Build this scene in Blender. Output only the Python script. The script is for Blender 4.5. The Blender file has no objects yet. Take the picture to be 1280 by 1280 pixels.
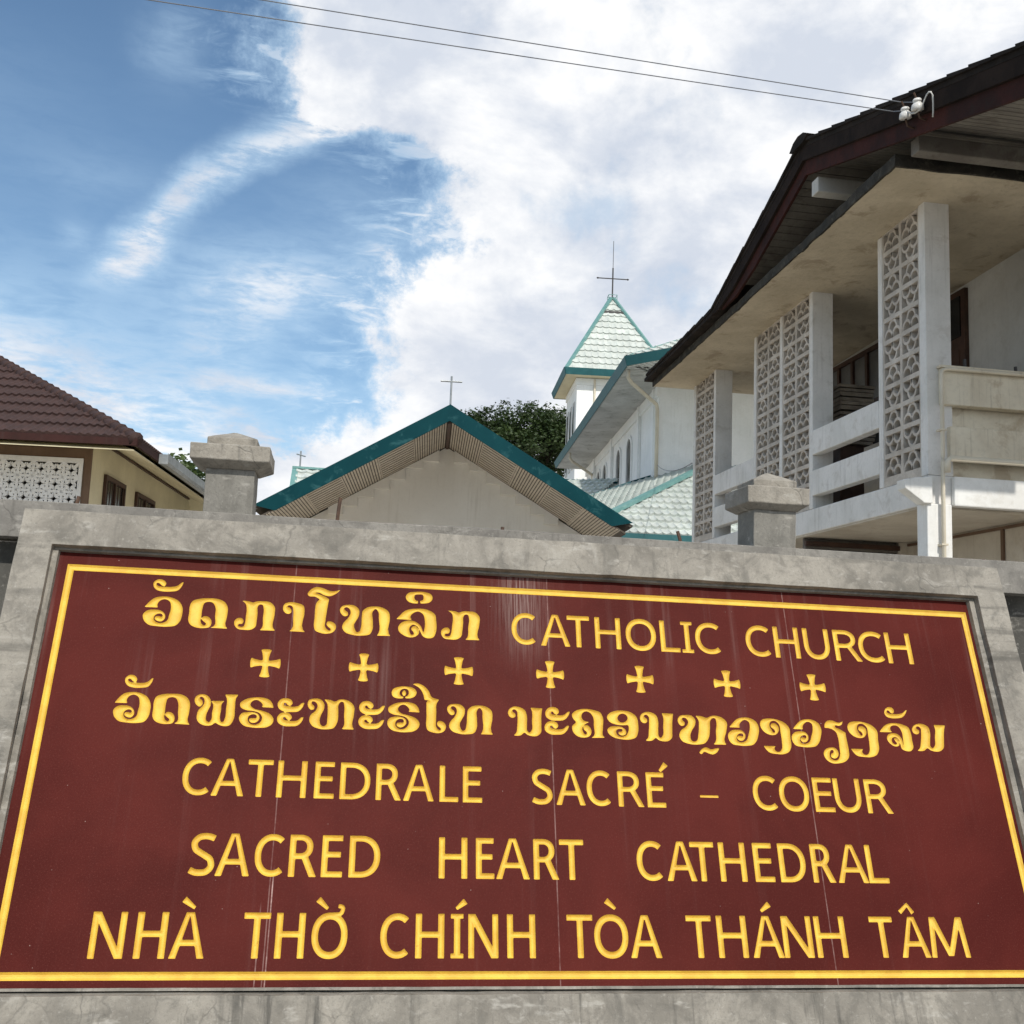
import bpy, bmesh, math, random
import numpy as np
from mathutils import Vector, Matrix

# ------------------------------------------------------------------ camera, sky, sun, exposure
R = math.radians
scene = bpy.context.scene
col = scene.collection
cam = bpy.data.cameras.new('camera')
cam_ob = bpy.data.objects.new('camera', cam)
col.objects.link(cam_ob)
PITCH, ROLL, YAW = R(7.7), R(2.17), R(9.2)
_f = Vector((math.sin(YAW)*math.cos(PITCH), math.cos(YAW)*math.cos(PITCH), math.sin(PITCH)))
_r = Vector((math.cos(YAW), -math.sin(YAW), 0))
_u = _r.cross(_f)
_r2 = math.cos(ROLL)*_r + math.sin(ROLL)*_u
_u2 = -math.sin(ROLL)*_r + math.cos(ROLL)*_u
m = Matrix((_r2, _u2, -_f)).transposed().to_4x4()
m.translation = (0, 0, 1.6)
cam_ob.matrix_world = m
cam.sensor_width = 36
cam.lens = 36*1350/1280
cam.clip_start = .05
cam.clip_end = 5000
scene.camera = cam_ob
scene.view_settings.view_transform = 'Standard'
scene.view_settings.look = 'None'
scene.view_settings.exposure = 0.0
scene.view_settings.gamma = 1
scene.cycles.max_bounces = 6
scene.cycles.use_denoising = True

SUN_EL, SUN_AZ = R(42), R(176)       # azimuth clockwise from +Y
sd = Vector((math.sin(SUN_AZ)*math.cos(SUN_EL), math.cos(SUN_AZ)*math.cos(SUN_EL), math.sin(SUN_EL)))
sun = bpy.data.lights.new('sun', 'SUN')
sun.energy = 3.4
sun.angle = R(.6)
sun.color = (1, .95, .86)
sun_ob = bpy.data.objects.new('sun', sun)
col.objects.link(sun_ob)
sun_ob.rotation_euler = sd.to_track_quat('Z', 'Y').to_euler()
sun_ob.location = (0, -10, 30)

world = bpy.data.worlds.new("World")
scene.world = world
world.use_nodes = True

class NT:
    """small helper to wire shader nodes"""
    def __init__(s, tree): s.t = tree
    def n(s, typ, ins=None, **kw):
        nd = s.t.nodes.new('ShaderNode' + typ)
        for k, v in kw.items(): setattr(nd, k, v)
        for k, v in (ins or {}).items():
            if isinstance(v, bpy.types.NodeSocket): s.t.links.new(v, nd.inputs[k])
            else: nd.inputs[k].default_value = v
        return nd
    def m(s, op, a, b=0., c=0.):
        return s.n('Math', {0: a, 1: b, 2: c}, operation=op).outputs[0]
    def add(s, a, b): return s.m('ADD', a, b)
    def sub(s, a, b): return s.m('SUBTRACT', a, b)
    def mul(s, a, b): return s.m('MULTIPLY', a, b)
    def clamp(s, a): return s.n('Clamp', {0: a}).outputs[0]
    def ss(s, x, a, b, lo=0., hi=1.):
        return s.n('MapRange', {0: x, 1: a, 2: b, 3: lo, 4: hi}, interpolation_type='SMOOTHSTEP').outputs[0]
    def noise(s, v, scale, detail=4., rough=.55, dist=0.):
        return s.n('TexNoise', {'Vector': v, 'Scale': scale, 'Detail': detail, 'Roughness': rough, 'Distortion': dist}).outputs[0]
    def scaled(s, v, sc, loc=(0, 0, 0), rot=(0, 0, 0)):
        return s.n('Mapping', {'Vector': v, 'Location': loc, 'Rotation': rot, 'Scale': sc}).outputs[0]
    def mix(s, f, a, b):
        nd = s.n('Mix', {}, data_type='RGBA')
        for i, v in ((0, f), (6, a), (7, b)):
            if isinstance(v, bpy.types.NodeSocket): s.t.links.new(v, nd.inputs[i])
            else: nd.inputs[i].default_value = v if i == 0 else (tuple(v) + (1,))[:4]
        return nd.outputs[2]
    def curve(s, x, pts, x0, x1, y0, y1):
        nd = s.n('FloatCurve', {1: s.n('MapRange', {0: x, 1: x0, 2: x1}).outputs[0]})
        c = nd.mapping.curves[0]
        pts = [((a-x0)/(x1-x0), (b-y0)/(y1-y0)) for a, b in pts]
        c.points[0].location = pts[0]; c.points[1].location = pts[-1]
        for p in pts[1:-1]: c.points.new(*p)
        nd.mapping.update()
        return s.n('MapRange', {0: nd.outputs[0], 3: y0, 4: y1}).outputs[0]

def build_world():
    t = world.node_tree
    t.nodes.clear()
    W = NT(t)
    out = t.nodes.new('ShaderNodeOutputWorld')
    d = W.n('TexCoord').outputs['Generated']
    sky = W.n('TexSky', sky_type='NISHITA', sun_disc=False, sun_elevation=SUN_EL, sun_rotation=SUN_AZ,
              air_density=1.0, dust_density=1.2, ozone_density=1.6)
    sep = W.n('SeparateXYZ', {0: d})
    az = W.mul(W.m('ARCTAN2', sep.outputs[0], sep.outputs[1]), 57.2958)
    el = W.mul(W.m('ARCSINE', sep.outputs[2]), 57.2958)
    # wind-torn edges: offsets from noise fields on the sky sphere
    n1 = W.noise(d, 9, 9, .62, .25)
    n2 = W.noise(W.scaled(d, (1, 1, 1), (3.1, 1.7, 5.2)), 22, 8, .65)
    nbig = W.noise(W.scaled(d, (1, 1, 1.3), (7.7, 2.2, 1.4)), 5, 7, .6)
    n2b = W.noise(W.scaled(d, (1, 1, 1.6), (1.1, 9.7, 3.2)), 55, 7, .7)
    warp = W.add(W.add(W.mul(W.sub(n1, .5), 15.), W.mul(W.sub(n2, .5), 8.)), W.mul(W.sub(n2b, .5), 3.0))
    # great cumulus bank
    B = W.curve(el, [(0, -4), (8, -3), (9.7, -1.5), (11.5, .3), (13.3, 2.0), (15.8, 2.3), (19.5, 3.2), (21.6, 4.4), (24.3, 4.4),
                     (26.0, 2.6), (27.0, -1.2), (28.2, -3.6), (29.9, -4.4), (31.7, -4.2), (45, -9), (60, -20)], 0, 60, -20, 10)
    e1 = W.sub(W.add(az, warp), B)
    bank = W.ss(e1, -3.4, 2.6)
    fing = W.mul(W.ss(W.sub(W.add(az, W.mul(W.sub(n1, .5), 9.)), B), -7.5, .5), W.ss(W.noise(W.scaled(d, (11, 11, 42), (3, 1, 2), (.0, .25, .0)), 1.5, 8, .64, .5), .44, .66))
    bank = W.m('MAXIMUM', bank, W.mul(fing, .72))
    # thin places in the bank
    holes = W.ss(W.noise(W.scaled(d, (1, 1, 1), (1.3, 4.4, 2.5)), 8, 8, .6), .50, .72)
    bank = W.mul(bank, W.sub(1., W.mul(holes, .30)))
    # curved streak of cirrus
    dstr = W.scaled(d, (14, 14, 50), (0, 0, 0), (0, 0, 0))
    n3 = W.noise(W.scaled(d, (7, 7, 26), (0, 0, 0), (.0, -.45, .0)), 2.6, 9, .70, .35)
    n4 = W.noise(dstr, 1.6, 8, .62, .3)
    ac = W.curve(el, [(15, -13.4), (18, -12.1), (19.5, -11.3), (21.2, -10.1), (23.1, -8.2), (24.5, -6.3), (26, -3.6), (27.6, -.8), (30, 3)], 15, 30, -15, 5)
    off = W.sub(W.add(az, W.mul(W.sub(n2, .5), 2.2)), ac)
    wid = W.curve(el, [(15, 1.6), (19, 1.7), (22, 1.5), (25, 2.3), (27.6, 3.0), (30, 3)], 15, 30, 0, 4)
    g = W.m('DIVIDE', off, wid)
    gs = W.ss(W.m('ABSOLUTE', g), 1.5, .1)
    gs = W.mul(gs, W.mul(W.ss(el, 16.6, 19.0), W.ss(el, 29.0, 26.5)))
    streak = W.mul(gs, W.add(.52, W.mul(W.ss(n3, .34, .62), .55)))
    # broad cirrus veils
    def blob(a0, e0, ra, re, k, tilt=0.):
        x = W.m('DIVIDE', W.sub(W.add(az, W.mul(W.sub(n1, .5), 5.)), a0), ra)
        y = W.m('DIVIDE', W.sub(W.sub(el, W.mul(W.sub(az, a0), tilt)), e0), re)
        r2 = W.add(W.mul(x, x), W.mul(y, y))
        return W.mul(W.m('EXPONENT', W.mul(r2, -1.)), k)
    veil = blob(-4.6, 18.6, 5.0, 2.2, 1.05, .06)
    for b in ((-6.5, 15.6, 2.6, 2.0, .50), (-6.0, 12.6, 2.0, 1.8, .35), (-20, 11.0, 13, 6.0, 1.45), (-12, 7.0, 17, 4.6, 1.3),
              (-2.6, 13.4, 3.2, .55, .8), (-10.3, 29.0, 1.6, 1.6, .45), (-14.2, 19.6, .9, .7, .4), (1.5, 20.5, 3.0, 2.6, .45), (-1, 23.2, 3.5, 1.6, .25),
              (-22, 25, 9, 3, .16), (-13, 22.5, 4, 1.2, .22)):
        veil = W.add(veil, blob(*b))
    veil = W.mul(veil, W.add(.42, W.mul(W.ss(n4, .25, .65), .58)))
    far = W.mul(W.ss(W.m('ABSOLUTE', az), 45., 75.), W.ss(nbig, .42, .60))
    dens = W.clamp(W.add(W.add(bank, W.mul(streak, .72)), W.add(W.clamp(W.mul(veil, .70)), far)))
    hz = W.ss(el, 17., 1., 0., .62)
    dens = W.m('MAXIMUM', dens, hz)
    # clouds: white with soft grey bellies
    n5 = W.noise(W.scaled(d, (1, 1, 1.6), (2.2, .3, 9.1)), 7, 8, .58, .2)
    n6 = W.noise(W.scaled(d, (1, 1, 1.5), (5.2, 6.3, 1.1)), 20, 7, .6, .2)
    g5 = W.add(W.ss(n5, .34, .66), W.mul(W.sub(n6, .5), .9))
    cc = W.mix(W.clamp(g5), (.64, .69, .78), (1.0, 1.0, 1.0))
    thin = W.mix(W.ss(dens, .35, .95), (.56, .76, .95), cc)
    bg1 = W.n('Background', {'Color': W.mix(1.0, sky.outputs[0], sky.outputs[0]), 'Strength': .1})
    tint = W.n('Mix', {}, data_type='RGBA', blend_type='MULTIPLY')
    tint.inputs[0].default_value = 1
    t.links.new(sky.outputs[0], tint.inputs[6]); tint.inputs[7].default_value = SKY_TINT
    t.links.new(tint.outputs[2], bg1.inputs[0])
    bg2 = W.n('Background', {'Color': thin, 'Strength': CLOUD_GAIN})
    mx = W.n('MixShader', {0: dens, 1: bg1.outputs[0], 2: bg2.outputs[0]})
    t.links.new(mx.outputs[0], out.inputs[0])
SKY_TINT = (1.12, 1.30, 1.34, 1)
CLOUD_GAIN = 1.06
build_world()

# ------------------------------------------------------------------ materials
def new_mat(name):
    mt = bpy.data.materials.new(name)
    mt.use_nodes = True
    t = mt.node_tree
    t.nodes.clear()
    N = NT(t)
    out = t.nodes.new('ShaderNodeOutputMaterial')
    b = N.n('BsdfPrincipled')
    t.links.new(b.outputs[0], out.inputs[0])
    return mt, N, b

def paint(name, c1, c2=None, scale=3., rough=.7, bump=.15, streak=0., streak_col=(.05, .045, .04), grain=.10, spots=0., spot_col=(.1, .08, .06), bscale=60., spec=.4, metal=0., cell=0.):
    """worn surface: two tones by large noise, fine grain, rain streaks down z, stains"""
    mt, N, b = new_mat(name)
    P = N.n('TexCoord').outputs['Object']
    c2 = c2 or tuple(x*.8 for x in c1)
    f = N.ss(N.noise(P, scale, 6, .6, .3), .34, .66)
    c = N.mix(f, c1, c2)
    if cell:       # each tile or block aged a little differently
        vr = N.n('SeparateColor', {0: N.n('TexVoronoi', {'Vector': P, 'Scale': cell}).outputs['Color']})
        c = N.mix(N.mul(vr.outputs[0], .55), c, tuple(x*.62 for x in c1))
    gr = N.noise(P, scale*14, 5, .65)
    c = N.mix(N.mul(N.ss(gr, .45, .75), grain*3), c, tuple(x*.55 for x in c1))
    if spots:
        s = N.noise(N.scaled(P, (1, 1, 1), (3.3, 1.2, 7)), scale*2.2, 8, .68, .5)
        c = N.mix(N.mul(N.ss(s, .53, .66), spots), c, spot_col)
    if streak:
        s = N.noise(N.scaled(P, (9, 9, .45)), 2.2, 6, .6)
        s2 = N.noise(N.scaled(P, (1, 1, 1), (9, 2, 4)), 1.7, 4, .6)
        c = N.mix(N.mul(N.mul(N.ss(s, .52, .72), N.ss(s2, .35, .62)), streak), c, streak_col)
    N.t.links.new(c, b.inputs['Base Color'])
    b.inputs['Roughness'].default_value = rough
    b.inputs['Specular IOR Level'].default_value = spec
    b.inputs['Metallic'].default_value = metal
    if bump:
        h = N.add(N.mul(N.noise(P, bscale, 5, .65), .5), N.noise(P, bscale*.2, 5, .6))
        bp = N.n('Bump', {'Strength': bump, 'Distance': .02, 'Height': h})
        N.t.links.new(bp.outputs[0], b.inputs['Normal'])
    return mt

def concrete(name, c1, c2, crack=.5, dark=.6, bump=.3, sides=False):
    mt, N, b = new_mat(name)
    P = N.n('TexCoord').outputs['Object']
    f = N.ss(N.noise(P, 3.2, 7, .62, .6), .36, .64)
    c = N.mix(f, c1, c2)
    c = N.mix(N.mul(N.ss(N.noise(N.scaled(P, (1, 1, 1), (4, 8, 1)), 11, 7, .66, .4), .50, .66), .45), c, tuple(x*.55 for x in c2))
    c = N.mix(N.mul(N.ss(N.noise(P, 95, 5, .78), .50, .66), .50), c, tuple(x*.5 for x in c1))
    c = N.mix(N.mul(N.ss(N.noise(N.scaled(P, (1, 1, 1), (5, 1, 2)), 38, 5, .75), .56, .70), .35), c, (.47, .45, .41))
    # pale lime rubs
    c = N.mix(N.mul(N.ss(N.noise(N.scaled(P, (1, 1, 2.5), (1, 3, 7)), 9, 6, .6), .58, .72), .5), c, (.46, .44, .40))
    # rain streaks
    s = N.noise(N.scaled(P, (11, 11, .8)), 2.4, 6, .62)
    s2 = N.noise(N.scaled(P, (1, 1, 1), (9, 2, 4)), 2.6, 4, .6)
    if sides:      # on the upright sides of the frame the marks run across
        sx = N.n('SeparateXYZ', {0: P}).outputs[0]
        side = N.m('MAXIMUM', N.ss(sx, -1.640, -1.650), N.ss(sx, 1.935, 1.945))
        sh = N.noise(N.scaled(P, (.6, 7, 7), (2, 2, 2)), 2.2, 5, .6)
        s = N.add(N.mul(s, N.sub(1., side)), N.mul(sh, side))
        # broad dirty patches and paler trowelled areas
        pt = N.noise(N.scaled(P, (1, 1, 1), (6, 6, 2)), 6.5, 8, .68, .9)
        c = N.mix(N.mul(N.ss(pt, .50, .64), .55), c, (.115, .108, .094))
        c = N.mix(N.mul(N.ss(pt, .44, .30), .45), c, (.40, .38, .34))
    if sides:
        dk = N.mul(N.add(.35, N.add(N.mul(N.ss(N.n('SeparateXYZ', {0: P}).outputs[2], .0, -.03), .65), N.mul(side, .35))), dark)
    else: dk = dark
    c = N.mix(N.mul(N.mul(N.ss(s, .53, .68), N.ss(s2, .36, .58)), dk), c, (.070, .066, .058))
    # wandering damp cracks
    wv = N.n('Mix', {}, data_type='VECTOR')
    wv.inputs[0].default_value = .16
    N.t.links.new(P, wv.inputs[4])
    nz = N.n('TexNoise', {'Vector': P, 'Scale': 5., 'Detail': 6.})
    N.t.links.new(nz.outputs[1], wv.inputs[5])
    vo = N.n('TexVoronoi', {'Vector': N.scaled(wv.outputs[1], (1.2, 1.2, .8)), 'Scale': 6.5}, feature='DISTANCE_TO_EDGE')
    cr = N.mul(N.ss(vo.outputs[0], .030, .0), N.ss(N.noise(N.scaled(P, (1, 1, 1), (2, 2, 9)), 4, 4), .48, .62))
    c = N.mix(N.mul(cr, crack), c, (.09, .085, .075))
    N.t.links.new(c, b.inputs['Base Color'])
    b.inputs['Roughness'].default_value = .88
    h = N.add(N.mul(N.noise(P, 90, 5, .7), .35), N.add(N.noise(P, 14, 6, .62), N.mul(cr, -.25)))
    bp = N.n('Bump', {'Strength': bump, 'Distance': .012, 'Height': h})
    N.t.links.new(bp.outputs[0], b.inputs['Normal'])
    return mt

def panel_material():
    mt, N, b = new_mat('maroon_granite')
    P = N.n('TexCoord').outputs['Object']
    sx = N.n('SeparateXYZ', {0: P})
    c = N.mix(N.ss(N.noise(P, 1.7, 6, .6, .4), .32, .68), (.090, .0135, .0102), (.060, .0080, .0062))
    sp = N.noise(P, 190, 4, .85)
    c = N.mix(N.mul(N.ss(sp, .52, .72), .75), c, (.150, .042, .032))
    c = N.mix(N.mul(N.ss(N.noise(N.scaled(P, (1, 1, 1), (2, 5, 3)), 260, 2, .7), .60, .75), .6), c, (.05, .012, .010))
    # chalky run-off below the top edge
    run = N.noise(N.scaled(P, (13, 1, .35)), 1.6, 5, .62)
    fine = N.noise(N.scaled(P, (60, 1, .9), (4, 0, 2)), 1.8, 4, .6)
    low = N.noise(N.scaled(P, (1, 1, .6), (8, 0, 3)), 2.3, 3, .5)
    hi = N.ss(sx.outputs[2], .55, 1.46)
    amt = N.mul(N.ss(run, .52, .74), N.mul(N.add(.12, N.mul(hi, .8)), N.ss(low, .36, .62)))
    amt = N.mul(amt, N.add(.45, N.mul(N.ss(fine, .4, .6), .55)))
    c = N.mix(N.mul(amt, .36), c, (.36, .25, .23))
    # one heavy splash of lime above the A of the second word
    dx = N.m('DIVIDE', N.sub(N.add(sx.outputs[0], N.mul(N.sub(low, .5), .1)), .06), .075)
    spl = N.m('EXPONENT', N.mul(N.mul(dx, dx), -1.))
    spl = N.mul(N.mul(spl, N.ss(sx.outputs[2], 1.02, 1.40)), N.ss(N.noise(N.scaled(P, (90, 1, 3)), 1.5, 4, .7), .36, .64))
    c = N.mix(N.mul(spl, .45), c, (.42, .33, .30))
    # white specks
    vo = N.n('TexVoronoi', {'Vector': P, 'Scale': 26.})
    c = N.mix(N.mul(N.ss(vo.outputs[0], .06, .02), N.ss(N.noise(P, 6, 3), .5, .7)), c, (.5, .38, .34))
    # joints between the four slabs
    for u, k, v0, v1 in ((-.792, .28, -.1, 1.5), (.160, .34, -.1, 1.5), (1.121, .32, -.1, 1.5), (-.783, .9, .0, .33), (-.815, .45, .0, .22)):
        a = N.m('ABSOLUTE', N.sub(N.add(sx.outputs[0], N.mul(N.sub(N.noise(N.scaled(P, (0, 0, 1)), 3, 2), .5), .004)), u))
        ln = N.mul(N.ss(a, .0028, .0008), N.mul(N.ss(sx.outputs[2], v0-.02, v0+.02), N.ss(sx.outputs[2], v1+.04, v1-.04)))
        brk = N.ss(N.noise(N.scaled(P, (0, 0, 1), (u*9, 0, 0)), 11, 4, .7), .36, .60)
        c = N.mix(N.mul(N.mul(ln, k), N.add(.25, N.mul(brk, .75))), c, (.50, .34, .31))
    N.t.links.new(c, b.inputs['Base Color'])
    b.inputs['Roughness'].default_value = .42
    b.inputs['Specular IOR Level'].default_value = .06
    rr = N.n('MapRange', {0: N.noise(P, 120, 4, .7), 3: .42, 4: .66})
    N.t.links.new(rr.outputs[0], b.inputs['Roughness'])
    bp = N.n('Bump', {'Strength': .12, 'Distance': .004, 'Height': N.noise(P, 300, 3, .7)})
    N.t.links.new(bp.outputs[0], b.inputs['Normal'])
    return mt

def gold_material():
    mt, N, b = new_mat('gold_paint')
    P = N.n('TexCoord').outputs['Object']
    c = N.mix(N.ss(N.noise(P, 14, 6, .6), .35, .65), (.76, .50, .064), (.65, .395, .046))
    c = N.mix(N.mul(N.ss(N.noise(N.scaled(P, (1, 1, 6), (0, 0, 0), (0, .5, 0)), 60, 4, .7), .50, .72), .30), c, (.58, .30, .025))
    c = N.mix(N.mul(N.ss(N.noise(N.scaled(P, (1, 1, 1), (7, 3, 1)), 46, 6, .75), .62, .70), .55), c, (.30, .13, .03))
    N.t.links.new(c, b.inputs['Base Color'])
    b.inputs['Roughness'].default_value = .5
    h = N.noise(N.scaled(P, (1, 1, 5), (0, 0, 0), (0, .5, 0)), 110, 4, .7)
    bp = N.n('Bump', {'Strength': .35, 'Distance': .006, 'Height': h})
    N.t.links.new(bp.outputs[0], b.inputs['Normal'])
    return mt

M = {}
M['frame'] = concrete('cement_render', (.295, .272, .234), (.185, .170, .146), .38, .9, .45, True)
M['wall_dark'] = concrete('dark_cement_wall', (.115, .11, .098), (.070, .067, .06), .2, .9, .4)  # wall body, darker than its coping
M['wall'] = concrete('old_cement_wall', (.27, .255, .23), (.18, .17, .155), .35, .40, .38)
M['pier'] = concrete('cement_pier', (.225, .215, .192), (.175, .168, .150), .12, .35, .30)
M['pier_cap'] = concrete('weathered_cement_cap', (.31, .285, .245), (.22, .20, .17), .30, .65, .6)
M['granite'] = panel_material()
M['gold'] = gold_material()
M['white_wall'] = paint('white_wall_paint', (.80, .80, .78), (.70, .69, .66), 1.6, .8, .12, .25, (.30, .28, .25), .05, .25, (.42, .38, .31))
M['grey_white'] = paint('aged_white_paint', (.75, .735, .71), (.65, .64, .61), 2.0, .8, .15, .35, (.24, .22, .20), .06, .3, (.38, .34, .29))
M['beige_wall'] = paint('beige_plaster', (.58, .53, .45), (.48, .43, .36), 1.8, .85, .15, .3, (.25, .2, .14), .06, .35, (.34, .26, .17))
M['stained_soffit'] = paint('stained_plaster_soffit', (.60, .52, .39), (.47, .40, .29), 1.3, .9, .6, 0, grain=.12, spots=.55, spot_col=(.27, .20, .13), bscale=25)
M['stained_band'] = paint('rain_stained_plaster', (.72, .66, .53), (.60, .53, .41), 1.5, .85, .2, .55, (.20, .15, .10), .08, .5, (.36, .27, .17))
M['cream'] = paint('cream_paint', (.66, .60, .42), (.58, .52, .36), 1.2, .8, .1, .15, (.3, .25, .17), .05)
M['breeze'] = paint('breeze_block_paint', (.62, .57, .51), (.50, .45, .39), 4, .85, .2, .2, (.2, .17, .13), .10, .4, (.33, .27, .21), cell=4.2)
M['breeze_white'] = paint('white_breeze_block', (.80, .80, .80), (.72, .72, .72), 4, .8, .1, .1, grain=.04)
M['moss'] = paint('mossy_concrete_edge', (.050, .044, .034), (.024, .022, .017), 5, .95, .9, 0, grain=.25, spots=.5, spot_col=(.11, .10, .08), bscale=30)
M['fascia_red'] = paint('faded_maroon_board', (.058, .019, .015), (.030, .014, .012), 3, .8, .3, .6, (.02, .014, .012), .15, .7, (.028, .019, .016), spec=.12)
M['fascia_dark'] = paint('dark_fascia_board', (.030, .021, .017), (.018, .013, .011), 3, .85, .3, .4, (.01, .009, .009), .15, spec=.08)
M['board'] = paint('grey_soffit_board', (.20, .185, .16), (.13, .115, .10), 2.4, .85, .2, 0, grain=.2, spots=.5, spot_col=(.08, .065, .05))
M['dark_tile'] = paint('dark_roof_tile', (.036, .029, .025), (.020, .017, .015), 4, .9, .3, 0, grain=.2, spec=.08)
M['brown_tile'] = paint('brown_roof_tile', (.062, .031, .027), (.040, .021, .019), 5, .8, .25, 0, grain=.15, spots=.35, spot_col=(.035, .022, .02), cell=4.5)
M['white_tile'] = paint('pale_mint_roof_tile', (.60, .635, .60), (.50, .545, .515), 3, .6, .2, 0, grain=.06, spots=.45, spot_col=(.36, .40, .36), cell=3.2)
M['teal'] = paint('teal_roof_trim', (.016, .105, .115), (.012, .085, .095), 2, .55, .1, 0, grain=.06, spots=.12, spot_col=(.18, .30, .30))
M['teal_light'] = paint('faded_teal_trim', (.15, .31, .295), (.115, .255, .245), 2.5, .55, .1, 0, grain=.06, spots=.5, spot_col=(.26, .42, .38))
M['teal_dark'] = paint('dark_teal_bargeboard', (.003, .046, .056), (.002, .038, .048), 1.6, .6, .05, 0, grain=.04, spots=.42, spot_col=(.045, .14, .15), spec=.08)
M['slat'] = paint('timber_batten', (.58, .52, .44), (.48, .42, .35), 5, .8, .1, 0, grain=.12)
M['slat_gap'] = paint('dark_batten_gap', (.10, .085, .07), (.07, .058, .048), 4, .9, .1)  # dark backing paints the shade between battens and under the roof edge
M['cream_hall'] = paint('warm_white_plaster', (.82, .80, .76), (.78, .755, .71), 1.2, .85, .1, .22, (.40, .36, .30), grain=.03)
M['church_white'] = paint('church_whitewash', (.87, .875, .86), (.80, .81, .79), 1.1, .8, .1, .22, (.45, .44, .40), .04, .12, (.6, .58, .52))
M['house_fascia'] = paint('dark_maroon_fascia', (.045, .017, .015), (.032, .014, .012), 3, .7, .1, .2, grain=.1, spec=.15)
M['veranda_plaster'] = paint('shaded_veranda_plaster', (.56, .55, .52), (.48, .47, .44), 1.4, .85, .12, .3, (.3, .28, .25), .06, .25, (.36, .33, .28))  # base colour greyed to deepen the shade inside the veranda
M['metal'] = paint('galvanised_metal', (.36, .38, .39), (.26, .28, .29), 6, .45, .1, .3, (.12, .10, .09), .1, spec=.5, metal=.6)
M['iron'] = paint('dark_iron', (.06, .058, .058), (.04, .038, .038), 20, .6, .1)
M['rust'] = paint('rusty_bar', (.10, .058, .038), (.06, .036, .026), 40, .8, .2)
M['pipe'] = paint('cream_plastic_pipe', (.66, .60, .48), (.58, .52, .41), 3, .5, .05, .3, (.3, .24, .17), .04)
M['porcelain'] = paint('white_porcelain', (.72, .71, .68), (.62, .60, .57), 14, .25, .03, 0, grain=.05)
M['cable'] = paint('grey_cable', (.17, .18, .20), (.13, .14, .16), 5, .6, 0)
M['white_cable'] = paint('white_cable', (.62, .61, .58), (.52, .51, .48), 9, .5, 0)
M['wood'] = paint('dark_brown_wood', (.075, .036, .022), (.045, .022, .014), 6, .55, .15, .3, (.02, .01, .008), .15)
M['brown_trim'] = paint('brown_trim_paint', (.17, .105, .068), (.13, .08, .05), 2, .7, .1, .2, grain=.06)
M['window_dark'] = paint('dark_window_glass', (.020, .021, .022), (.012, .013, .014), 3, .15, 0, spec=.5)
M['shade'] = paint('shutter_and_shade_dark', (.03, .026, .022), (.02, .018, .015), 2, .9, 0)  # dark shutter colour, also paints the shade behind the pierced blocks
M['timber_stack'] = paint('stacked_timber', (.30, .26, .21), (.18, .15, .12), 7, .8, .2, 0, grain=.2)
M['ground'] = paint('pale_yard_ground', (.52, .48, .41), (.44, .40, .34), .5, .95, .4, 0, grain=.2, bscale=12)  # pale yard colour, raised to bounce light up onto shaded walls
M['pavement'] = paint('pavement_concrete', (.34, .33, .31), (.27, .26, .24), 1.2, .9, .25, 0, grain=.15, spots=.3)
M['asphalt'] = paint('asphalt', (.055, .055, .056), (.042, .042, .043), 1., .9, .4, 0, grain=.2, bscale=40)
M['soffit_white'] = paint('white_slatted_soffit', (.62, .62, .60), (.48, .48, .46), 1.0, .8, .1, 0, grain=.08, spots=.5, spot_col=(.22, .22, .2))
M['bark'] = paint('tree_bark', (.10, .08, .06), (.06, .048, .036), 6, .95, .6)

def leaf_material(name, c1, c2):
    mt, N, b = new_mat(name)
    g = N.n('NewGeometry')
    P = N.n('TexCoord').outputs['Object']
    c = N.mix(g.outputs['Random Per Island'], c1, c2)
    c = N.mix(N.ss(N.noise(P, .6, 4), .35, .65), c, tuple(x*.7 for x in c1))
    N.t.links.new(c, b.inputs['Base Color'])
    b.inputs['Roughness'].default_value = .55
    tr = N.n('BsdfTranslucent', {'Color': c})
    mx = N.n('MixShader', {0: .22, 1: b.outputs[0], 2: tr.outputs[0]})
    N.t.links.new(mx.outputs[0], N.t.nodes['Material Output'].inputs[0])
    return mt
M['leaf_dark'] = leaf_material('dark_green_leaf', (.030, .058, .014), (.060, .095, .022))
M['leaf'] = leaf_material('green_leaf', (.055, .095, .022), (.095, .14, .035))

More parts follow.
